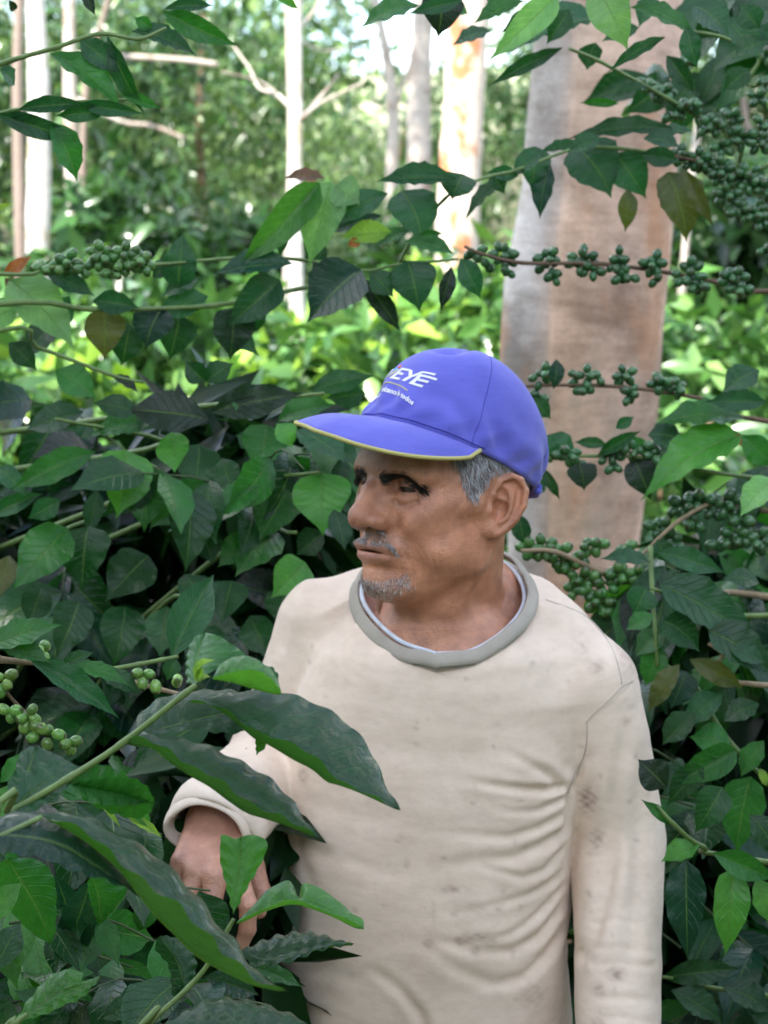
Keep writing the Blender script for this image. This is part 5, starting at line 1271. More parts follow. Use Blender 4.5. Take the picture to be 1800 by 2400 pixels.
def f_hand(p):
    w_ = WRR
    mc = [W(428, 2022, 2.205), W(460, 2046, 2.19), W(505, 2056, 2.18), W(552, 2040, 2.195)]
    d = cone(p, tuple(np.array(WRR) * 0.75 + np.array(ELR) * 0.25), w_, 3.3, 2.75)
    for i, m in enumerate(mc):
        o_ = W(470 + 24 * i, 1925, 2.262)
        d = smin(d, cone(p, o_, m, 1.35, 1.12), 1.1)
        d -= 0.10 * gbump(p, m, 1.0)
    fing = [[mc[0], W(402, 2085, 2.195), W(412, 2120, 2.215), W(430, 2135, 2.23)],
            [mc[1], W(438, 2120, 2.175), W(452, 2160, 2.20), W(470, 2168, 2.22)],
            [mc[2], W(492, 2140, 2.165), W(500, 2182, 2.19), W(512, 2190, 2.215)],
            [mc[3], W(582, 2122, 2.18), W(580, 2178, 2.185), W(566, 2214, 2.19)]]
    rr = [[1.0, .85, .75, .65], [1.08, .9, .8, .7], [1.15, .95, .85, .72], [1.1, .88, .80, .68]]
    F_ = None
    for f, r_ in zip(fing, rr):
        e = chain(p, f, r_, 0.25)
        e -= 0.07 * gbump(p, f[1], .75)
        F_ = e if F_ is None else np.minimum(F_, e)
    d = smin(d, F_, 0.55)
    th = chain(p, [W(540, 1965, 2.255), W(592, 2030, 2.25), W(612, 2090, 2.245), W(606, 2135, 2.24)], [1.5, 1.15, .95, .8], .3)
    d = smin(d, th, 0.7)
    for i in range(3):                                                 # tendons
        D, t = pdist(p, [W(480 + 22 * i, 1940, 2.245), tuple(np.array(mc[i]) + np.array((0, -1.0, .3)))])
        d -= 0.09 * np.exp(-(D / 0.45) ** 2)
    for k in range(4):                                                 # creases of the index finger
        D, t = pdist(p, [W(560, 2172 + 9 * k, 2.17), W(598, 2168 + 9 * k, 2.17)])
        d += 0.05 * np.exp(-(D / 0.12) ** 2)
    return d

man = empty('person', (P(1000, 2000, 2.4).x, P(1000, 2000, 2.4).y, 0))
tag(man, 'older man in blue cap and stained cream shirt looking to his right among coffee bushes', 'person')

def f_skin_head(p):
    d = smin(f_head(to_head(p)), f_neck(p), 1.6)
    return smin(d, f_torso(p, 1.0), 2.0)
hc = from_head([(0, 1.2, 1.5)])[0]
neck_z = P(1000, 1640, 2.35).z * 100
Vh, Fh = surface_nets(f_skin_head, (hc[0] - 15, hc[1] - 15, neck_z), (hc[0] + 17, hc[1] + 19, hc[2] + 12), 0.15)
Vb, Fb = surface_nets(lambda p: smax(f_body(p), f_shirt(p) + 1.0, 0.3), (-38, TY - 26, 66), (42, TY + 20, 150), 0.9)
Vn, Fn = surface_nets(f_hand, tuple(np.array(W(480, 2050, 2.2)) - (7, 8, 11)), tuple(np.array(W(480, 2050, 2.2)) + (9, 12, 10)), 0.13)
V = np.concatenate([Vh, Vb, Vn]); F = np.concatenate([Fh, Fb + len(Vh), Fn + len(Vh) + len(Vb)])
q = to_head(V); x = np.abs(q[:, 0]); s = np.stack([x, q[:, 1], q[:, 2]], 1)
col = np.tile(v3(0.56, 0.262, 0.152), (len(V), 1))
def paint(mask, c, a=1.0):
    global col
    m = np.clip(mask * a, 0, 1)[:, None]
    col = col * (1 - m) + v3(*c) * m
onhead = (np.arange(len(V)) < len(Vh))
H_ = onhead.astype(np.float32)
paint(H_ * gbump(s, (0, 11.2, -1.6), (1.6, 2.2, 1.6)), (0.50, 0.235, 0.155), .8)
paint(H_ * gbump(s, (4.6, 6.8, -0.8), (1.6, 2.2, 1.5)), (0.52, 0.25, 0.16), .7)
paint(H_ * gbump(s, (0, 9.7, -4.25), (2.2, 1.6, 0.30)), (0.30, 0.135, 0.10), .9)
paint(H_ * gbump(s, (0, 9.7, -5.1), (2.1, 1.6, 0.34)), (0.36, 0.165, 0.135), .9)
paint(H_ * gbump(s, (1.6, 9.4, -3.4), (2.1, 1.6, 0.65)), (0.33, 0.25, 0.215), .5)
paint(H_ * gbump(s, (0, 8.6, -8.3), (3.4, 1.8, 1.0)), (0.38, 0.27, 0.22), .4)
paint(H_ * gbump(s, (2.85, 8.2, 2.0), (1.7, 1.6, 0.8)), (0.20, 0.10, 0.07), .75)  # eye socket skin darkened to stand for shade under brim and brow
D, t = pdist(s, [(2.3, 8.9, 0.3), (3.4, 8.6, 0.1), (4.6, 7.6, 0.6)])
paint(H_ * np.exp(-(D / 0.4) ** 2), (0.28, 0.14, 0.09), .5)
D, t = pdist(q, [(1.2, 9.6, 2.9), (2.6, 9.3, 3.1), (3.9, 8.6, 2.9), (5.0, 7.3, 2.2)])
paint(H_ * np.exp(-(D / 0.35) ** 2), (0.05, 0.035, 0.03), .45)
paint(H_ * np.clip(1.5 - 2.0 * np.abs((s[:, 2] - 6.5) / 9), 0, 1) * np.clip((5.4 - q[:, 1]) * 2, 0, 1) * np.clip((q[:, 2] - 3.2 - 0.1 * q[:, 1]) * 2, 0, 1), (0.19, 0.18, 0.175), .55)
er, rl = f_ear(s)
paint(H_ * np.clip(1 - np.abs(er) * 3, 0, 1) * np.clip((x - 7.2) * 1.5, 0, 1), (0.50, 0.22, 0.12), .8)
paint((1 - H_), (0.50, 0.27, 0.19), .9)
paint(np.clip((np.array(W(0, 1400, 2.3))[2] - V[:, 2]) / 5, 0, 1) * H_, (0.52, 0.27, 0.17), .8)
t = NT('skin')
ca = t.n('ShaderNodeVertexColor', layer_name='tint')
po = t.pos()
n1 = t.noise(55, 5, 0.6, po); n2 = t.noise(480, 3, 0.6, po); n3 = t.noise(14, 3, .5, po)
c = t.mix(1.0, ca.outputs[0], t.ramp(n1, (0.28, (.68, .62, .60)), (0.72, (1.2, 1.18, 1.15))), 'MULTIPLY')
c = t.mix(1.0, c, t.ramp(n3, (0.32, (.86, .83, .80)), (0.68, (1.10, 1.08, 1.06))), 'MULTIPLY')
hgt = t.math('ADD', t.math('MULTIPLY', n1, 0.7), t.math('MULTIPLY', n2, 0.4))
t.set(col=c, rough=t.ramp(n1, (0.3, 0.28), (0.7, 0.46)), spec=0.6, sss=0.0, normal=t.bump(hgt, 0.85, 0.003))
t.p.inputs['Subsurface Radius'].default_value = (0.012, 0.005, 0.003)
SKIN = t.m
BODYV = V
me = quick_mesh('body', V / 100, F, SKIN)
set_col(me, col)
body = obj('body', me, man)

# eyes
def eye_mat():
    t = NT('eye')
    tcn = t.n('ShaderNodeTexCoord'); sp = t.n('ShaderNodeSeparateXYZ'); t.l(tcn.outputs['Object'], sp.inputs[0])
    r_ = t.math('SQRT', t.math('ADD', t.math('POWER', sp.outputs[0], 2), t.math('POWER', sp.outputs[2], 2)))
    c = t.ramp(t.math('MULTIPLY', r_, 100), (0.0, (0.005, 0.004, 0.004)), (0.30, (0.006, 0.005, 0.004)), (0.34, (0.035, 0.018, 0.01)), (0.55, (0.03, 0.015, 0.008)), (0.62, (0.07, 0.048, 0.038)))  # white of the eye painted very dark, as if in shade
    t.set(col=c, rough=0.25, spec=0.35)
    return t.m
EYE = eye_mat()
for sx in (1, -1):
    bm = bmesh.new(); bmesh.ops.create_uvsphere(bm, u_segments=24, v_segments=16, radius=0.0131)
    me = bpy.data.meshes.new('eye'); bm.to_mesh(me); bm.free(); smooth(me); me.materials.append(EYE)
    o = bpy.data.objects.new('eye', me)
    o.location = Vector(from_head([(2.85 * sx, 7.0, 1.9)])[0]) / 100
    g = (HF + HL * -0.25 + HU * -0.05).normalized()
    o.rotation_mode = 'QUATERNION'; o.rotation_quaternion = g.to_track_quat('Y', 'Z')
    link(o, man)

# hair, brows, moustache, beard: short tapered strands grown off the skin
def strands(name, gen, n, length, direction, cols, lift=0.25, width=0.035, seed=3, thick=1.0):
    rs = np.random.RandomState(seed)
    pts = gen(rs, n)                                   # head frame guess points
    fn = lambda a: f_head(a)
    for _ in range(6):
        dd = fn(pts.astype(np.float32)); g = grad(fn, pts.astype(np.float32), 0.05)
        pts = pts - g * dd[:, None] * 0.9
    g = grad(fn, pts.astype(np.float32), 0.15)
    dr = direction(pts, rs)
    dr = dr - g * (dr * g).sum(1, keepdims=True); dr /= np.linalg.norm(dr, axis=1, keepdims=True) + 1e-6
    lf = lift * (0.6 + 0.8 * rs.rand(len(pts), 1))
    ln = length * (0.6 + 0.7 * rs.rand(len(pts), 1))
    a = dr + g * lf; a /= np.linalg.norm(a, axis=1, keepdims=True)
    b = dr + g * (lf * 0.2); b /= np.linalg.norm(b, axis=1, keepdims=True)
    side = np.cross(a, g); side += rs.randn(*side.shape) * .4; side -= a * (side * a).sum(1, keepdims=True); side /= np.linalg.norm(side, axis=1, keepdims=True) + 1e-6
    w_ = width * thick
    p0 = pts - g * 0.03; p1 = p0 + a * ln * 0.5; p2 = p1 + b * ln * 0.5
    V = np.stack([p0 - side * w_, p0 + side * w_, p1 + side * w_ * .8, p1 - side * w_ * .8, p2 + side * w_ * .15, p2 - side * w_ * .15], 1).reshape(-1, 3)
    k = np.arange(len(pts))[:, None] * 6
    F = np.concatenate([k + [[0, 1, 2, 3]], k + [[3, 2, 4, 5]]])
    c = np.array(cols)[rs.randint(0, len(cols), len(pts))] * (0.75 + 0.5 * rs.rand(len(pts), 1))
    me = quick_mesh(name, from_head(V) / 100, F, HAIRM)
    set_col(me, np.repeat(c, 6, 0))
    o = obj(name, me, man); o['kind'] = 'stuff'
    return o
t = NT('hair'); ca = t.n('ShaderNodeVertexColor', layer_name='tint')
t.set(col=ca.outputs[0], rough=0.45, spec=0.35); HAIRM = t.m
def poly_sample(rs, n, poly, z0=7.0):
    ys = [p[0] for p in poly]; zs = [p[1] for p in poly]; out = []
    while len(out) < n:
        y, z = rs.uniform(min(ys), max(ys)), rs.uniform(min(zs), max(zs))
        ins = False; j = len(poly) - 1
        for i in range(len(poly)):
            if (zs[i] > z) != (zs[j] > z) and y < (ys[j] - ys[i]) * (z - zs[i]) / (zs[j] - zs[i]) + ys[i]: ins = not ins
            j = i
        if ins: out.append((y, z))
    return np.array(out)
def gen_hair(rs, n):
    yz = poly_sample(rs, n, [(6.1, 7.2), (5.7, 5.4), (4.9, 4.2), (4.2, 3.0), (3.6, 1.6), (2.6, 1.4), (1.7, 3.0), (0.8, 4.2), (-1.0, 4.6), (-2.8, 3.8), (-3.6, 0.5), (-4.2, -1.5), (-9, -1.0), (-9, 7.5)])
    sx = np.where(rs.rand(n) < 0.7, 1, -1)
    return np.stack([7.2 * sx, yz[:, 0], yz[:, 1]], 1)
GREY = [(0.46, 0.46, 0.47), (0.30, 0.30, 0.31), (0.16, 0.15, 0.15), (0.56, 0.56, 0.57), (0.07, 0.065, 0.06)]
strands('hair', gen_hair, 9000, 1.0, lambda p, rs: np.stack([0 * p[:, 0], -0.35 + rs.randn(len(p)) * .3, -1 + 0 * p[:, 0]], 1), GREY, 0.22, 0.028)
def gen_line(pts, spread, wts=None):
    def g(rs, n):
        pts_ = np.array(pts, float); t_ = rs.rand(n) * (len(pts) - 1); i = np.minimum(t_.astype(int), len(pts) - 2); f = (t_ - i)[:, None]
        return pts_[i] * (1 - f) + pts_[i + 1] * f + rs.randn(n, 3) * np.array(spread)
    return g
DARK = [(0.018, 0.015, 0.014), (0.03, 0.026, 0.024), (0.012, 0.01, 0.01)]
for sx in (1, -1):
    strands('eyebrow', gen_line([(0.9 * sx, 9.7, 2.6), (2.1 * sx, 9.4, 2.85), (3.4 * sx, 8.9, 2.85), (4.8 * sx, 7.4, 2.1)], (.12, .1, .25)), 1150, 1.0,
            lambda p, rs, sx=sx: np.stack([sx * (.8 + 0 * p[:, 0]), -0.5 + 0 * p[:, 0], 0.15 - 0.25 * (np.abs(p[:, 0]) - 2) + rs.randn(len(p)) * .25], 1), DARK, 0.35, 0.03, seed=5)
MST = [(0.50, 0.48, 0.46), (0.20, 0.17, 0.15), (0.10, 0.08, 0.07), (0.70, 0.68, 0.66), (0.05, 0.04, 0.035)]
def gen_mous(rs, n):
    xx = rs.uniform(-3.7, 3.7, n)
    return np.stack([xx, 10.2 - 0.12 * xx ** 2, -3.35 - 0.02 * xx ** 2 - np.maximum(np.abs(xx) - 1.9, 0) * 0.60 + 0.1 + rs.uniform(-.45, .95, n) * np.clip(1.2 - np.abs(xx) / 4.5, .3, 1)], 1)
strands('moustache', gen_mous, 2200, 0.42, lambda p, rs: np.stack([np.sign(p[:, 0]) * .5 + rs.randn(len(p)) * .3, 0 * p[:, 0], -1 + 0 * p[:, 0]], 1), MST, 0.3, 0.018, seed=9)
def gen_beard(rs, n):
    a = rs.uniform(-1, 1, n); zz = rs.beta(1.6, 1.9, n)
    return np.stack([a * 3.8, 9.6 - 0.13 * (a * 3.8) ** 2 - zz * 1.3, -7.45 - zz * 1.9 + 0.08 * (a * 3.8) ** 2], 1)
strands('beard', gen_beard, 1700, 0.36, lambda p, rs: np.stack([rs.randn(len(p)) * .35, 0.2 + 0 * p[:, 0], -1 + 0 * p[:, 0]], 1), MST + [(0.6, 0.59, 0.58)], 0.5, 0.017, seed=11)

# ------------------------------------------------------------------ cap
CAPZ, CAPA, CAPH = 4.9, 3.7, 11.1
tilt = math.atan2(CAPA, 10.2)
def crown(phi, tt, off=0.0):
    """phi from straight ahead towards his left, tt 0 rim .. 1 button"""
    prof = (1 - tt ** 2.35) ** (1 / 2.15)
    fr = math.cos(phi)
    rx, ry = 7.95, 10.45
    h = CAPH * tt
    # the front panel stands up, the rear bulges
    prof2 = prof * (1 + 0.05 * math.sin(math.pi * min(tt * 1.2, 1)) * max(0, -fr)) - 0.045 * max(0, fr) ** 2 * math.sin(math.pi * tt)
    x_ = (rx + off) * math.sin(phi) * prof2
    y_ = (ry + off) * math.cos(phi) * prof2
    hh = h + off * tt + 0.26 * math.sin(3 * phi + 5 * tt) * math.sin(math.pi * tt) + 0.07 * math.sin(7 * phi + 9 * tt) * math.sin(math.pi * tt)
    wr = 0.26 * math.sin(9 * phi + 14 * tt + 2 * math.sin(5 * phi)) * math.exp(-((tt - .22) / .2) ** 2) + 0.16 * math.sin(17 * phi - 11 * tt) * math.exp(-((tt - .12) / .1) ** 2)
    x_ += wr * math.sin(phi); y_ += wr * math.cos(phi)
    # dent near the top of the front
    dn = math.exp(-((phi - 0.15) / 0.35) ** 2 - ((tt - 0.9) / 0.07) ** 2)
    hh -= 1.35 * dn
    # seams of the panels
    for sp_ in (-2.4, -1.18, 1.18, 2.4, math.pi, -math.pi):
        dd_ = (phi - sp_) * rx * max(prof, .15)
        g_ = 0.07 * math.exp(-(dd_ / 0.16) ** 2)
        x_ -= g_ * math.sin(phi); y_ -= g_ * math.cos(phi)
    lowbulge = 0.25 * math.exp(-((tt - 0.02) / 0.05) ** 2)
    y2 = y_ * math.cos(tilt) - hh * math.sin(tilt)
    z2 = y_ * math.sin(tilt) + hh * math.cos(tilt)
    return (x_, 0.1 + y2, CAPZ + z2)
NPH, NT_ = 160, 46
V = []; F = []
for j in range(NT_ + 1):
    tt = (j / NT_) ** 0.8
    tt = min(tt, 0.9995)
    for i in range(NPH):
        ph = -math.pi + 2 * math.pi * i / NPH
        V.append(crown(ph, tt))
for j in range(NT_):
    for i in range(NPH):
        a, b = j * NPH + i, j * NPH + (i + 1) % NPH
        F.append((a, b, b + NPH, a + NPH))
# inner skin so that the edge has thickness
b0 = len(V)
for j in range(0, 8):
    for i in range(NPH):
        ph = -math.pi + 2 * math.pi * i / NPH
        V.append(crown(ph, j * 0.03, -0.28))
for j in range(7):
    for i in range(NPH):
        a, b = b0 + j * NPH + i, b0 + j * NPH + (i + 1) % NPH
        F.append((b, a, a + NPH, b + NPH))
for i in range(NPH):
    a, b = i, (i + 1) % NPH
    F.append((b, a, b0 + a, b0 + b))
t = NT('cap_cloth')
n = t.noise(900, 3, .5, t.pos()); n2 = t.noise(14, 4, .55, t.pos())
wv = t.noise(40, 3, .5, t.pos((1, 1, 3)))
c = t.mix(1.0, (0.115, 0.120, 0.52), t.ramp(n2, (0.3, (.86, .86, .88)), (0.7, (1.12, 1.12, 1.08))), 'MULTIPLY')
t.set(col=c, rough=0.85, spec=0.25, sheen=0.25, normal=t.bump(wv, 0.25, 0.004, t.bump(n, 0.4, 0.0006)))
CAPM = t.m
t = NT('cap_underside'); t.set(col=(0.02, 0.025, 0.07), rough=0.9); UNDER = t.m
t = NT('yellow_piping'); t.set(col=(0.46, 0.42, 0.14), rough=0.7); PIPE = t.m
cap = obj('cap', quick_mesh('cap', from_head(V) / 100, np.array(F), CAPM), man)
# brim
def brim(phn, v, off=0.0):
    """phn -1..1 across, v 0 at the crown .. 1 at the edge"""
    a = R(70) * phn
    base = np.array(crown(a, 0.012))
    ext = 8.3 * max(0.0, math.cos(phn * math.pi / 2)) ** 0.62
    lx = 8.3 * math.sin(min(R(90), abs(a) * 1.28)) * (1 if a > 0 else -1)
    out = np.array([lx, base[1] + ext, base[2] - (base[2] - (7.1 - 0.165 * lx - 0.020 * lx * lx)) * min(1.0, ext / 8.3) ** 0.4])
    p = base * (1 - v) + out * v
    p[2] += 0.75 * math.sin(math.pi * v * 0.9) * ext / 7.9 + off
    return p
NB, NV = 60, 14
V = []; F = []
for side in (0, 1):
    for j in range(NV + 1):
        for i in range(NB + 1):
            V.append(brim(-1 + 2 * i / NB, j / NV, 0.0 if side == 0 else -0.22))
w1 = NB + 1; off = (NV + 1) * w1
for j in range(NV):
    for i in range(NB):
        a = j * w1 + i
        F.append((a + w1, a + w1 + 1, a + 1, a)); F.append((off + a, off + a + 1, off + a + w1 + 1, off + a + w1))
for i in range(NB):
    a = NV * w1 + i
    F.append((a + 1, a, off + a, off + a + 1))
me = quick_mesh('brim', from_head(V) / 100, np.array(F), CAPM)
me.materials.append(UNDER)
me.polygons.foreach_set('material_index', [1 if (k % 2 == 1 and k < 2 * NV * NB) else 0 for k in range(len(F))])
obj('brim', me, cap)
pp = [Vector(from_head([brim(-1 + 2 * i / 80, 1.0, -0.11)])[0]) / 100 for i in range(81)]
Vt, Ft = tube(pp, 0.0021, 8)
obj('piping', mesh_np('piping', Vt, Ft, PIPE), cap)
# seam where brim meets crown, button, rear strap
pp = [Vector(from_head([crown(R(-76 + 152 * i / 60), 0.045, 0.05)])[0]) / 100 for i in range(61)]
STI = simple_mat('seam_thread', (0.05, 0.05, 0.30), 0.9)
Vt, Ft = tube(pp, 0.0006, 6); obj('seam', mesh_np('seam', Vt, Ft, STI), cap)
for sp_ in (-2.4, -1.18, 1.18, 2.4):
    pp = [Vector(from_head([crown(sp_, 0.03 + 0.93 * i / 40, 0.0)])[0]) / 100 for i in range(41)]
    Vt, Ft = tube(pp, 0.00045, 6); obj('seam', mesh_np('seam', Vt, Ft, STI), cap)
bt = crown(0, 0.999)
bm = bmesh.new(); bmesh.ops.create_uvsphere(bm, u_segments=16, v_segments=10, radius=0.007)
me = bpy.data.meshes.new('button'); bm.to_mesh(me); bm.free(); smooth(me); me.materials.append(CAPM)
for v in me.vertices: v.co.z *= 0.45
o = bpy.data.objects.new('button', me); o.location = Vector(from_head([bt])[0]) / 100; link(o, cap)
for k_ in range(2):
    pp = [Vector(from_head([crown(R(180 + a_), 0.0 + 0.035 * k_, 0.35)])[0]) / 100 for a_ in range(-38, 39, 4)]
    Vt, Ft = tube(pp, 0.0035, 6)
    obj('strap', mesh_np('strap', Vt, Ft, CAPM), cap)
# embroidery: flat shapes wrapped on the crown, u towards his left in cm, v up in cm
def wrap(u, v, off=0.07):
    return crown(PH0 + u / 9.0, TT0 + v / 14.5, off)
PH0, TT0 = R(-8), 0.27
def emb_poly(name, polys, mat, off=0.07, sub=0.25):
    """polys: outlines in (u, v); filled, subdivided and wrapped with thickness"""
    bm = bmesh.new()
    for pl in polys:
        vs_ = [bm.verts.new((a, b, 0)) for a, b in pl]
        try: bm.faces.new(vs_)
        except Exception: pass
    bmesh.ops.triangulate(bm, faces=bm.faces[:])
    bmesh.ops.subdivide_edges(bm, edges=[e for e in bm.edges if e.calc_length() > sub], cuts=2)
    bmesh.ops.triangulate(bm, faces=bm.faces[:])
    ext = bmesh.ops.extrude_face_region(bm, geom=bm.faces[:])
    for g in ext['geom']:
        if isinstance(g, bmesh.types.BMVert): g.co.z = 1
    for v in bm.verts:
        h = off if v.co.z > .5 else -0.02
        q_ = crown(PH0 + v.co.x / 9.0, TT0 + v.co.y / 14.5, h)
        v.co = Vector(from_head([q_])[0]) / 100
    bmesh.ops.recalc_face_normals(bm, faces=bm.faces[:])
    me = bpy.data.meshes.new(name); bm.to_mesh(me); bm.free(); me.materials.append(mat)
    return obj(name, me, cap)
WH = simple_mat('white_thread', (0.75, 0.76, 0.78), 0.7, 0.05, 400, 0.3)
YE = simple_mat('yellow_thread', (0.6, 0.55, 0.25), 0.7)
ORG = simple_mat('orange_thread', (0.75, 0.16, 0.05), 0.7)
BLU = simple_mat('light_blue_thread', (0.08, 0.35, 0.75), 0.7)
def sh(poly, dx, dy, k=0.25):            # slanted letters
    return [(a + b * k + dx, b + dy) for a, b in poly]
def box_(x0, y0, x1, y1, t=0.0): return [(x0, y0), (x1, y0 + t), (x1, y1 + t), (x0, y1)]
LE = [box_(0, 0, .36, 1.6), box_(.36, 0, 1.4, .27), box_(.36, .67, 1.3, .94), box_(.36, 1.33, 1.45, 1.6)]
LY = [[(.55, 0), (.95, 0), (1.1, .75), (.72, .75)], [(.72, .75), (1.1, .75), (1.75, 1.6), (1.45, 1.75)], [(1.75, 1.6), (2.9, 1.72), (2.9, 1.98), (1.45, 1.75)], [(-.1, 1.6), (.35, 1.6), (1.1, .75), (.72, .75)]]
LF = [box_(0, 0, .36, 1.4), box_(.36, 0, 1.35, .27), box_(.36, .62, 1.5, .89, .06), box_(.1, 1.2, 1.95, 1.46, .1)]
for ltr, dx_, dy_ in ((LE, 0.0, 1.35), (LY, 1.5, 1.3), (LF, 2.95, 1.2)):
    emb_poly('letter', [[(a * 1.27 - 0.5, b * 1.27) for a, b in sh(pl, dx_, dy_)] for pl in ltr], WH)
emb_poly('emblem', [[(-.9 + .28 * math.cos(a * .7), 3.9 + .28 * math.sin(a * .7)) for a in range(9)]], ORG)
emb_poly('emblem', [[(-1.3 + .36 * math.cos(a * .7), 3.3 + .3 * math.sin(a * .7)) for a in range(9)]], BLU)
emb_poly('emblem', [[(-1.9, 2.1), (-1.5, 2.0), (-.8, 2.5), (-.45, 3.4), (-.75, 3.4), (-1.05, 2.75), (-1.5, 2.3)]], YE)
emb_poly('emblem', [[(-3.4, 2.2), (-2.6, 2.2), (-2.2, 2.6), (-2.0, 3.4), (-2.4, 3.5), (-3.4, 3.6), (-3.4, 3.2), (-2.6, 3.1), (-2.7, 2.6), (-3.4, 2.55)]], WH)
arc = [(u * 1.1, 1.05 - 0.07 * (u - 0.3) ** 2 * 0.9) for u in [-3.2 + 6.6 * i / 24 for i in range(25)]]
emb_poly('swoosh', [[(a, b + .07) for a, b in arc[:]] + [(a, b - .07) for a, b in arc[::-1]]], YE)
def text_mesh(body_, size, mat, du, dv, off=0.07):
    cu = bpy.data.curves.new('lettering', 'FONT'); cu.body = body_; cu.size = size; cu.resolution_u = 2; cu.offset = 0.035; cu.align_x = 'CENTER'
    o = bpy.data.objects.new('lettering', cu); COL.objects.link(o)
    me = bpy.data.meshes.new_from_object(o); bpy.data.objects.remove(o)
    bm = bmesh.new(); bm.from_mesh(me)
    bmesh.ops.triangulate(bm, faces=bm.faces[:])
    for v in bm.verts:
        a, b = v.co.x * 0.8 + du, v.co.y + dv
        b -= 0.055 * (a - 0.6) ** 2 * .9
        v.co = Vector(from_head([crown(PH0 + a / 9.0, TT0 + b / 14.5, off)])[0]) / 100
    bmesh.ops.recalc_face_normals(bm, faces=bm.faces[:])
    me2 = bpy.data.meshes.new('lettering'); bm.to_mesh(me2); bm.free(); me2.materials.append(mat)
    return obj('lettering', me2, cap)
text_mesh('Oportunidad al alcance de todos', 0.95, WH, 0.1, -0.35)

# ------------------------------------------------------------------ shirt
Vs, Fs = surface_nets(f_shirt, (-33, TY - 30, 68), (40, TY + 18, 150), 0.31)
nrm = grad(f_shirt, Vs, 0.3)
K4 = 0.6028
def Z4(*pts): return [(600 + a * K4, 1250 + b * K4) for a, b in pts]
folds = [  # (polyline read off the shirt front, half width cm, depth cm, fade start, fade end)
 (Z4((1225, 1022), (1060, 995), (900, 962), (780, 938)), .50, .85, 1, .0),
 (Z4((1195, 1005), (1120, 930), (1040, 880), (940, 820)), .55, .6, 1, .0),
 (Z4((1215, 1055), (1100, 1085), (1000, 1078), (880, 1050)), .45, .5, 1, .0),
 (Z4((1215, 1125), (1100, 1160), (980, 1178), (870, 1165), (640, 1150)), .55, .45, 1, .1),
 (Z4((1215, 1195), (1120, 1230), (1000, 1265), (880, 1262), (680, 1285)), .75, .62, 1, .2),
 (Z4((1205, 1260), (1130, 1335), (1040, 1348), (940, 1310), (850, 1285)), .5, .6, .7, .2),
 (Z4((1200, 1375), (1080, 1420), (950, 1440), (760, 1475)), .5, .4, 1, .1),
 (Z4((1210, 1440), (1100, 1515), (980, 1572), (830, 1592)), .5, .45, 1, .1),
 (Z4((1210, 1520), (1120, 1600), (1000, 1642), (850, 1622), (690, 1580)), .65, .5, 1, .2),
 (Z4((1220, 1620), (1150, 1690), (1050, 1755), (920, 1765), (780, 1700), (660, 1600)), .8, .55, 1, .2),
 (Z4((430, 1700), (560, 1790), (640, 1890), (660, 1960)), .7, .55, .2, 1),
 (Z4((930, 1500), (820, 1460), (700, 1470), (640, 1520)), .8, .25, .3, .3),
 (Z4((145, 1150), (160, 1300), (215, 1420), (300, 1500)), .9, .45, 1, .0),
 (Z4((110, 1300), (140, 1500), (150, 1700)), .9, .35, .6, .4),
 (Z4((560, 560), (760, 580), (960, 555)), .7, .12, .4, .4),
 (Z4((500, 575), (700, 615), (900, 600)), .7, .10, .4, .4),
 (Z4((1230, 960), (1195, 860), (1130, 770)), .7, .35, 1, .0),
 (Z4((1150, 275), (1320, 342), (1400, 420), (1435, 490), (1465, 590)), .14, .12, 1, 1),
 (Z4((1285, 748), (1380, 655), (1460, 598), (1515, 590)), .16, .13, 1, 1),
 (Z4((1300, 850), (1262, 950), (1235, 1060), (1222, 1200)), .55, .7, .4, 1),
 (Z4((1345, 760), (1320, 950), (1290, 1120)), .7, .3, .4, .6),
 (Z4((1440, 700), (1420, 900), (1380, 1150), (1330, 1400)), 1.0, .7, .3, .8),
 (Z4((1420, 1200), (1370, 1380), (1300, 1560), (1240, 1720)), .8, .9, .3, 1),
 (Z4((1510, 900), (1500, 1150), (1480, 1400), (1430, 1650)), 1.1, .7, .4, .6),
 (Z4((1310, 1585), (1420, 1570), (1530, 1600)), .35, .20, .6, .6),
 (Z4((1300, 1640), (1400, 1622), (1540, 1650)), .35, .22, .6, .6),
 (Z4((1290, 1750), (1400, 1735), (1530, 1760)), .4, .22, .6, .6),
 (Z4((1310, 1500), (1400, 1480), (1500, 1500)), .35, .16, .6, .6),
 (Z4((1300, 1810), (1400, 1800), (1520, 1830)), .4, .2, .6, .6),
 (Z4((120, 300), (90, 420), (75, 560)), .55, .35, .3, 1),
 (Z4((70, 850), (50, 700)), .5, .4, 1, .3),
 (Z4((250, 1600), (400, 1640), (560, 1610)), 1.0, .22, .3, .3),
 (Z4((330, 1250), (460, 1330), (620, 1340)), 1.0, .22, .3, .3),
]
px = Vs[:, 0] / 100; D2 = 2.30
def uvf(V):
    """where a shirt point sits on the drawing of the folds (plane of the chest)"""
    return np.stack([V[:, 0], V[:, 2]], 1).astype(np.float32)
U = uvf(Vs)
front = np.clip(-nrm[:, 1] * 2.0 + 0.3, 0, 1)
disp = np.zeros(len(Vs), np.float32)
for pl, hw, dep, f0, f1 in folds:
    pts = []
    for a, b in pl:
        d_ = 2.29 if a < 1360 else 2.33
        p_ = P(a, b, d_) * 100
        pts.append((p_.x, p_.z))
    pts = np.array(pts, np.float32)
    D, t_ = pdist(U, pts)
    # signed side for the ridge that goes with each groove
    hw = hw * .8; amp = 0.8 * dep * (f0 + (f1 - f0) * t_)
    amp = amp * np.clip(np.minimum(t_, 1 - t_) * 8 + (0.25 if hw > .3 else 1), 0, 1)
    disp += front * amp * (-np.exp(-(D / hw) ** 2) + 0.38 * np.exp(-((D - hw * 1.9) / (hw * 1.1)) ** 2))
rs = np.random.RandomState(2)
nz = np.zeros(len(Vs), np.float32)
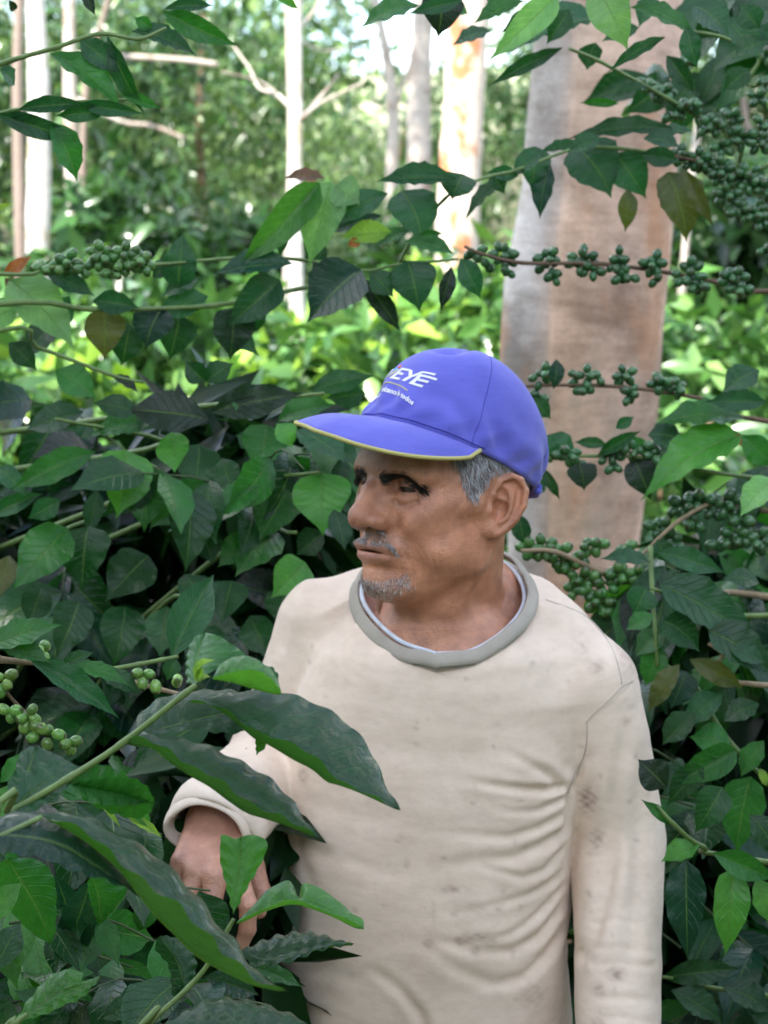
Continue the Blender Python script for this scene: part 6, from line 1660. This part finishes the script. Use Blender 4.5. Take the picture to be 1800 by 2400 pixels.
for k in range(14):
    w_ = rs.randn(3) * np.array([.35, .35, .75]); nz += np.sin(Vs @ w_.astype(np.float32) + rs.rand() * 6) / (1 + 1.3 * np.linalg.norm(w_))
disp += nz * 0.055
Vs2 = Vs + nrm * disp[:, None]
# neck opening: drop what lies inside the collar loop
NC = np.array(W(1040, 1430, 2.37)); 
loop_px = [(1022, 1540, 2.262), (1115, 1525, 2.272), (1198, 1470, 2.30), (1238, 1405, 2.345), (1222, 1340, 2.41), (1165, 1295, 2.46), (1060, 1275, 2.49), (940, 1285, 2.49), (858, 1335, 2.45), (838, 1395, 2.40), (862, 1455, 2.345), (930, 1515, 2.29)]
loop = [Vector(W(*a)) for a in loop_px]
loopc = catmull(loop + [loop[0]], 8)[:-1]
LA = np.array([list(v) for v in loopc], np.float32)
cen = LA.mean(0)
_, _, vt = np.linalg.svd(LA - cen)
ax_n = vt[2] * (1 if vt[2][2] > 0 else -1); e1 = vt[0]; e2 = np.cross(ax_n, e1)
ang = np.arctan2((LA - cen) @ e2, (LA - cen) @ e1); rad = np.hypot((LA - cen) @ e2, (LA - cen) @ e1)
od = np.argsort(ang); ang, rad = ang[od], rad[od]
def in_neck(V):
    q_ = V - cen
    a_ = np.arctan2(q_ @ e2, q_ @ e1); r_ = np.hypot(q_ @ e2, q_ @ e1)
    rr_ = np.interp(a_, ang, rad, period=2 * math.pi)
    return (r_ < rr_ - 0.25) & (q_ @ ax_n > -6.5)
fd = np.array(WRR) - np.array(ELR); fd = fd / np.linalg.norm(fd)
cuffc = np.array(WRR) + fd * 0.8
q_ = Vs2 - cen
a_ = np.arctan2(q_ @ e2, q_ @ e1); r_ = np.hypot(q_ @ e2, q_ @ e1); h_ = q_ @ ax_n
rr_ = np.interp(a_, ang, rad, period=2 * math.pi)
lim = -0.40 - 0.30 * np.clip(r_ - rr_ - 0.8, 0, 50)
wgt = np.clip(1.6 - (r_ - rr_) / 4.0, 0, 1) * (h_ > -6)
Vs2 = Vs2 - (np.maximum(h_ - lim, 0) * wgt)[:, None] * ax_n
kill = in_neck(Vs2) | (((Vs2 - cuffc) @ fd > 0) & (np.linalg.norm(Vs2 - cuffc, axis=1) < 12))
okf = ~kill[Fs].all(1)
Fs2 = Fs[okf]
# pull the rim verts of the neck onto the loop
used = np.unique(Fs2); remap = -np.ones(len(Vs2), int); remap[used] = np.arange(len(used))
Vf = Vs2[used]; Ff = remap[Fs2]
# keep the skin under the cloth beside the opening
qb = BODYV - cen
ab = np.arctan2(qb @ e2, qb @ e1); rb = np.hypot(qb @ e2, qb @ e1); hb = qb @ ax_n
rrb = np.interp(ab, ang, rad, period=2 * math.pi)
limb = -0.9 - 0.22 * np.clip(rb - rrb, 0, 50)
wb = np.clip((rb - rrb + 0.4) / 0.8, 0, 1) * (hb < 4) * (to_head(BODYV)[:, 2] < -8)
nb_ = BODYV - (np.maximum(hb - limb, 0) * wb)[:, None] * ax_n
body.data.vertices.foreach_set('co', (nb_ / 100).astype(np.float32).ravel()); body.data.update()
# colour: cloth with stains that belong to it
base = np.tile(v3(0.80, 0.665, 0.535), (len(Vf), 1))
Uf = uvf(Vf)
def blot(a, b, rx, ry, c, st, d_=2.29):
    p_ = P(a, b, d_) * 100
    g = np.exp(-(((Uf[:, 0] - p_.x) / rx) ** 2 + ((Uf[:, 1] - p_.z) / ry) ** 2) ** 1.3)
    g *= (0.7 + 0.3 * np.sin(Uf[:, 0] * 5.1 + 3 * np.sin(Uf[:, 1] * 3.7)))
    global base
    m = np.clip(g * st, 0, 1)[:, None]
    base = base * (1 - m) + v3(*c) * m
ST = (0.24, 0.15, 0.115)
for a, b, rx, ry, st in [(1380, 1885, 1.0, 1.6, .55), (1405, 1980, .9, 1.2, .35), (1435, 2252, .9, .6, .55), (1395, 2285, .5, .6, .4), (1390, 2355, .6, .5, .5), (1420, 2370, .5, .5, .35),
                         (1060, 2080, 1.6, .5, .22), (1100, 2130, 2.2, 1.5, .16), (1110, 2195, 1.6, .5, .35), (1080, 2205, .6, .4, .4), (1003, 2212, .5, .4, .4), (1115, 2230, .5, .5, .35),
                         (1150, 2210, .8, .5, .22), (1060, 2080, .4, .3, .4), (1180, 2090, .4, .3, .2), (1170, 2130, .4, .3, .3), (1015, 2140, .2, 1.3, .2), (1170, 2310, .8, .5, .18),
                         (1260, 2360, 1.6, 1.4, .22), (1400, 1560, .9, .7, .25), (1370, 1510, 1.2, 1.6, .12), (707, 1842, .5, .9, .35), (1470, 1690, .6, .4, .22), (1480, 1660, .4, .3, .25),
                         (1470, 2420, 1.5, 1.0, .3), (1500, 2060, 1.5, 2.5, .10), (1100, 1890, 6, 5, .05), (1480, 1540, 1.6, 2.4, .22), (760, 2330, 1.4, 2.4, .15), (1200, 1500, .4, .3, .2)]:
    blot(a, b, rx, ry, ST if st > .2 else (0.36, 0.27, 0.215), min(.85, st * 1.9), 2.33 if a > 1350 else 2.29)
for k in range(90):
    blot(rs.uniform(680, 1540), rs.uniform(1500, 2400), rs.uniform(.15, .45), rs.uniform(.12, .35), ST, rs.uniform(.15, .5))
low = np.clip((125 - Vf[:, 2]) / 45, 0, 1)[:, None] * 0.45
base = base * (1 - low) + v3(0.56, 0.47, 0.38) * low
t = NT('shirt_cloth')
ca = t.n('ShaderNodeVertexColor', layer_name='tint')
n = t.noise(1100, 2, .5, t.pos((1, 1, .35))); n2 = t.noise(9, 5, .6, t.pos()); n3 = t.noise(60, 4, .6, t.pos((1, 1, 2.2)))
c = t.mix(1.0, ca.outputs[0], t.ramp(n2, (0.3, (.90, .88, .86)), (0.7, (1.05, 1.05, 1.05))), 'MULTIPLY')
c = t.mix(1.0, c, t.ramp(n3, (0.32, (.94, .93, .92)), (0.6, (1.02, 1.02, 1.02))), 'MULTIPLY')
t.set(col=c, rough=0.9, spec=0.2, sheen=0.15, normal=t.bump(n3, 0.10, 0.003, t.bump(n, 0.35, 0.0005)))
SHM = t.m
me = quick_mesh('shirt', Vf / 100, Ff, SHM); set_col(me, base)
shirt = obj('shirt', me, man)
# seams lie on the cloth
from mathutils.kdtree import KDTree
kf = np.where(Vf[:, 1] < TY + 3)[0]
kd = KDTree(len(kf))
for i_, k in enumerate(kf): kd.insert((Vf[k, 0], 0, Vf[k, 2]), i_)
kd.balance()
SEAM = simple_mat('shirt_seam', (0.50, 0.43, 0.37), 0.95)
for pl in [Z4((1140, 290), (1225, 318), (1305, 362), (1372, 430), (1408, 500), (1430, 600)), Z4((1285, 748), (1325, 700), (1370, 662), (1430, 610), (1480, 598)), Z4((1292, 745), (1290, 850), (1268, 930), (1240, 985), (1222, 1030))]:
    c_ = catmull([Vector((P(a, b, 2.31).x * 100, 0, P(a, b, 2.31).z * 100)) for a, b in pl], 10)
    pp = []
    for q_ in c_:
        nv_ = kd.find(q_)
        if nv_[2] > .35: q_ = Vector((nv_[0].x - .3, 0, nv_[0].z))
        cand = [kf[i_] for _, i_, _ in kd.find_n(q_, 14)]
        ymin = min(Vf[k, 1] for k in cand)
        ys_ = [Vf[k, 1] for k in cand if Vf[k, 1] < ymin + 1.2]
        pp.append(Vector((q_.x, sum(ys_) / len(ys_) - .02, q_.z)) / 100)
    for _ in range(4): pp = [pp[0]] + [(pp[i - 1] + pp[i] * 2 + pp[i + 1]) / 4 for i in range(1, len(pp) - 1)] + [pp[-1]]
    Vt, Ft = tube(pp, 0.0007, 6); obj('seam', mesh_np('seam', Vt, Ft, SEAM), shirt)
# collar: a ribbed band swept round the loop
NL = len(LA)
V = []; F = []
prof = [(0.95, -0.75), (0.98, -0.5), (0.80, -0.2), (0.50, 0.08), (0.15, 0.30), (-0.03, 0.36), (-0.15, 0.28), (-0.14, 0.12), (0.05, -0.1), (0.4, -0.5), (0.75, -1.1)]
for i in range(NL):
    c_ = LA[i]; o_ = c_ - cen; o_ = o_ - ax_n * (o_ @ ax_n); o_ = o_ / np.linalg.norm(o_)
    wob = 0.10 * math.sin(i * 0.55) + 0.05 * math.sin(i * 1.3)
    for (a, b) in prof:
        V.append(c_ + o_ * (a + wob * .4) + ax_n * (b + wob))
m_ = len(prof)
for i in range(NL):
    for j in range(m_ - 1):
        a = i * m_ + j; b = ((i + 1) % NL) * m_ + j
        F.append((a, b, b + 1, a + 1))
t = NT('collar_rib')
nn = t.noise(500, 2, .5, t.pos()); n2 = t.noise(18, 4, .6, t.pos())
t.set(col=t.ramp(n2, (0.3, (.33, .30, .245)), (0.7, (.43, .395, .33))), rough=0.9, normal=t.bump(nn, 0.4, 0.0006)); COLM = t.m
collar = obj('collar', quick_mesh('collar', np.array(V) / 100, np.array(F), COLM), shirt)
WHT = simple_mat('undershirt_cloth', (0.62, 0.66, 0.72), 0.9, 0.08, 60)
pp = []
for i in range(NL):
    c_ = LA[i]; o_ = c_ - cen; o_ = o_ - ax_n * (o_ @ ax_n); o_ = o_ / np.linalg.norm(o_)
    pp.append((Vector(c_ - o_ * (0.66 + 0.22 * math.sin(i * 0.13 + 1)) + ax_n * (-0.35 + 0.95 * max(0.0, math.cos((i / NL - 0.83) * 2 * math.pi)) ** 2))) / 100)
Vt, Ft = tube(pp + [pp[0]], 0.0024, 8, cap=False)
obj('undershirt', mesh_np('undershirt', Vt, Ft, WHT), man)
# rolled cuff of the right sleeve
def ring(c, axn, r, tr, n=64, m=12, wob=.2, ell_=1.0, seed=0):
    axn = np.array(axn, float); axn /= np.linalg.norm(axn)
    a1 = np.cross(axn, (0, 0, 1.0)); a1 /= np.linalg.norm(a1); a2 = np.cross(axn, a1)
    V = []; F = []
    for i in range(n):
        th = 2 * math.pi * i / n
        rr = r * (1 + 0.05 * math.sin(2 * th + seed) + 0.02 * math.sin(5 * th + seed)); o_ = a1 * math.cos(th) + a2 * math.sin(th)
        for j in range(m):
            ph = 2 * math.pi * j / m
            V.append(np.array(c) + o_ * (rr + tr * 0.55 * math.cos(ph) + wob * .4 * math.sin(3 * th + seed)) + axn * (tr * ell_ * math.sin(ph) + wob * math.sin(2 * th + seed)))
    for i in range(n):
        for j in range(m):
            a = i * m + j; b = i * m + (j + 1) % m; c2 = ((i + 1) % n) * m + j; d2 = ((i + 1) % n) * m + (j + 1) % m
            F.append((a, b, d2, c2))
    return np.array(V), np.array(F)
fd2 = fd * 0.8 + np.array([-.1, -.05, -.45]); fd2 /= np.linalg.norm(fd2)
for k_, (of, r_, tr) in enumerate([(-0.3, 4.6, 0.95), (0.95, 3.95, 0.75)]):
    Vc, Fc = ring(cuffc + fd * of, fd2, r_, tr, ell_=1.7, seed=k_ * 1.7, wob=.3)
    me = quick_mesh('cuff', Vc / 100, Fc, SHM); set_col(me, np.tile(v3(0.79, 0.665, 0.545), (len(Vc), 1)))
    obj('cuff', me, shirt)
# trousers and shoes (below the frame)
def f_trous(p):
    cx = P(1000, 2400, 2.4).x * 100
    d = ell(p, (cx, TY, 78), (15.5, 11.5, 14))
    d = smin(d, cone(p, (cx - 8.5, TY, 72), (cx - 9.5, TY - 1, 42), 8.2, 6.2), 3)
    d = smin(d, cone(p, (cx - 9.5, TY - 1, 42), (cx - 10, TY + 1, 9), 6.2, 5.2), 2)
    d = smin(d, cone(p, (cx + 8.5, TY, 72), (cx + 9.5, TY - 2, 42), 8.2, 6.2), 3)
    d = smin(d, cone(p, (cx + 9.5, TY - 2, 42), (cx + 10, TY + 1, 9), 6.2, 5.2), 2)
    return d
def f_shoes(p):
    cx = P(1000, 2400, 2.4).x * 100
    d = None
    for s_ in (-1, 1):
        e = ell(p, (cx + 10.5 * s_, TY - 5, 3.2), (4.8, 14, 4.6)); e = smin(e, cone(p, (cx + 10 * s_, TY + 3, 4), (cx + 10 * s_, TY + 3, 15), 4.6, 4.4), 2)
        d = e if d is None else np.minimum(d, e)
    return smax(d, -p[:, 2], 0.3)
cx_ = P(1000, 2400, 2.4).x * 100
Vt, Ft = surface_nets(f_trous, (cx_ - 22, TY - 18, 2), (cx_ + 22, TY + 18, 96), 1.1)
obj('trousers', quick_mesh('trousers', Vt / 100, Ft, simple_mat('trouser_cloth', (0.05, 0.055, 0.07), 0.9)), man)
Vt, Ft = surface_nets(f_shoes, (cx_ - 22, TY - 24, -1), (cx_ + 22, TY + 18, 22), 0.8)
obj('boots', quick_mesh('boots', Vt / 100, Ft, simple_mat('boot_rubber', (0.02, 0.02, 0.02), 0.5)), man)
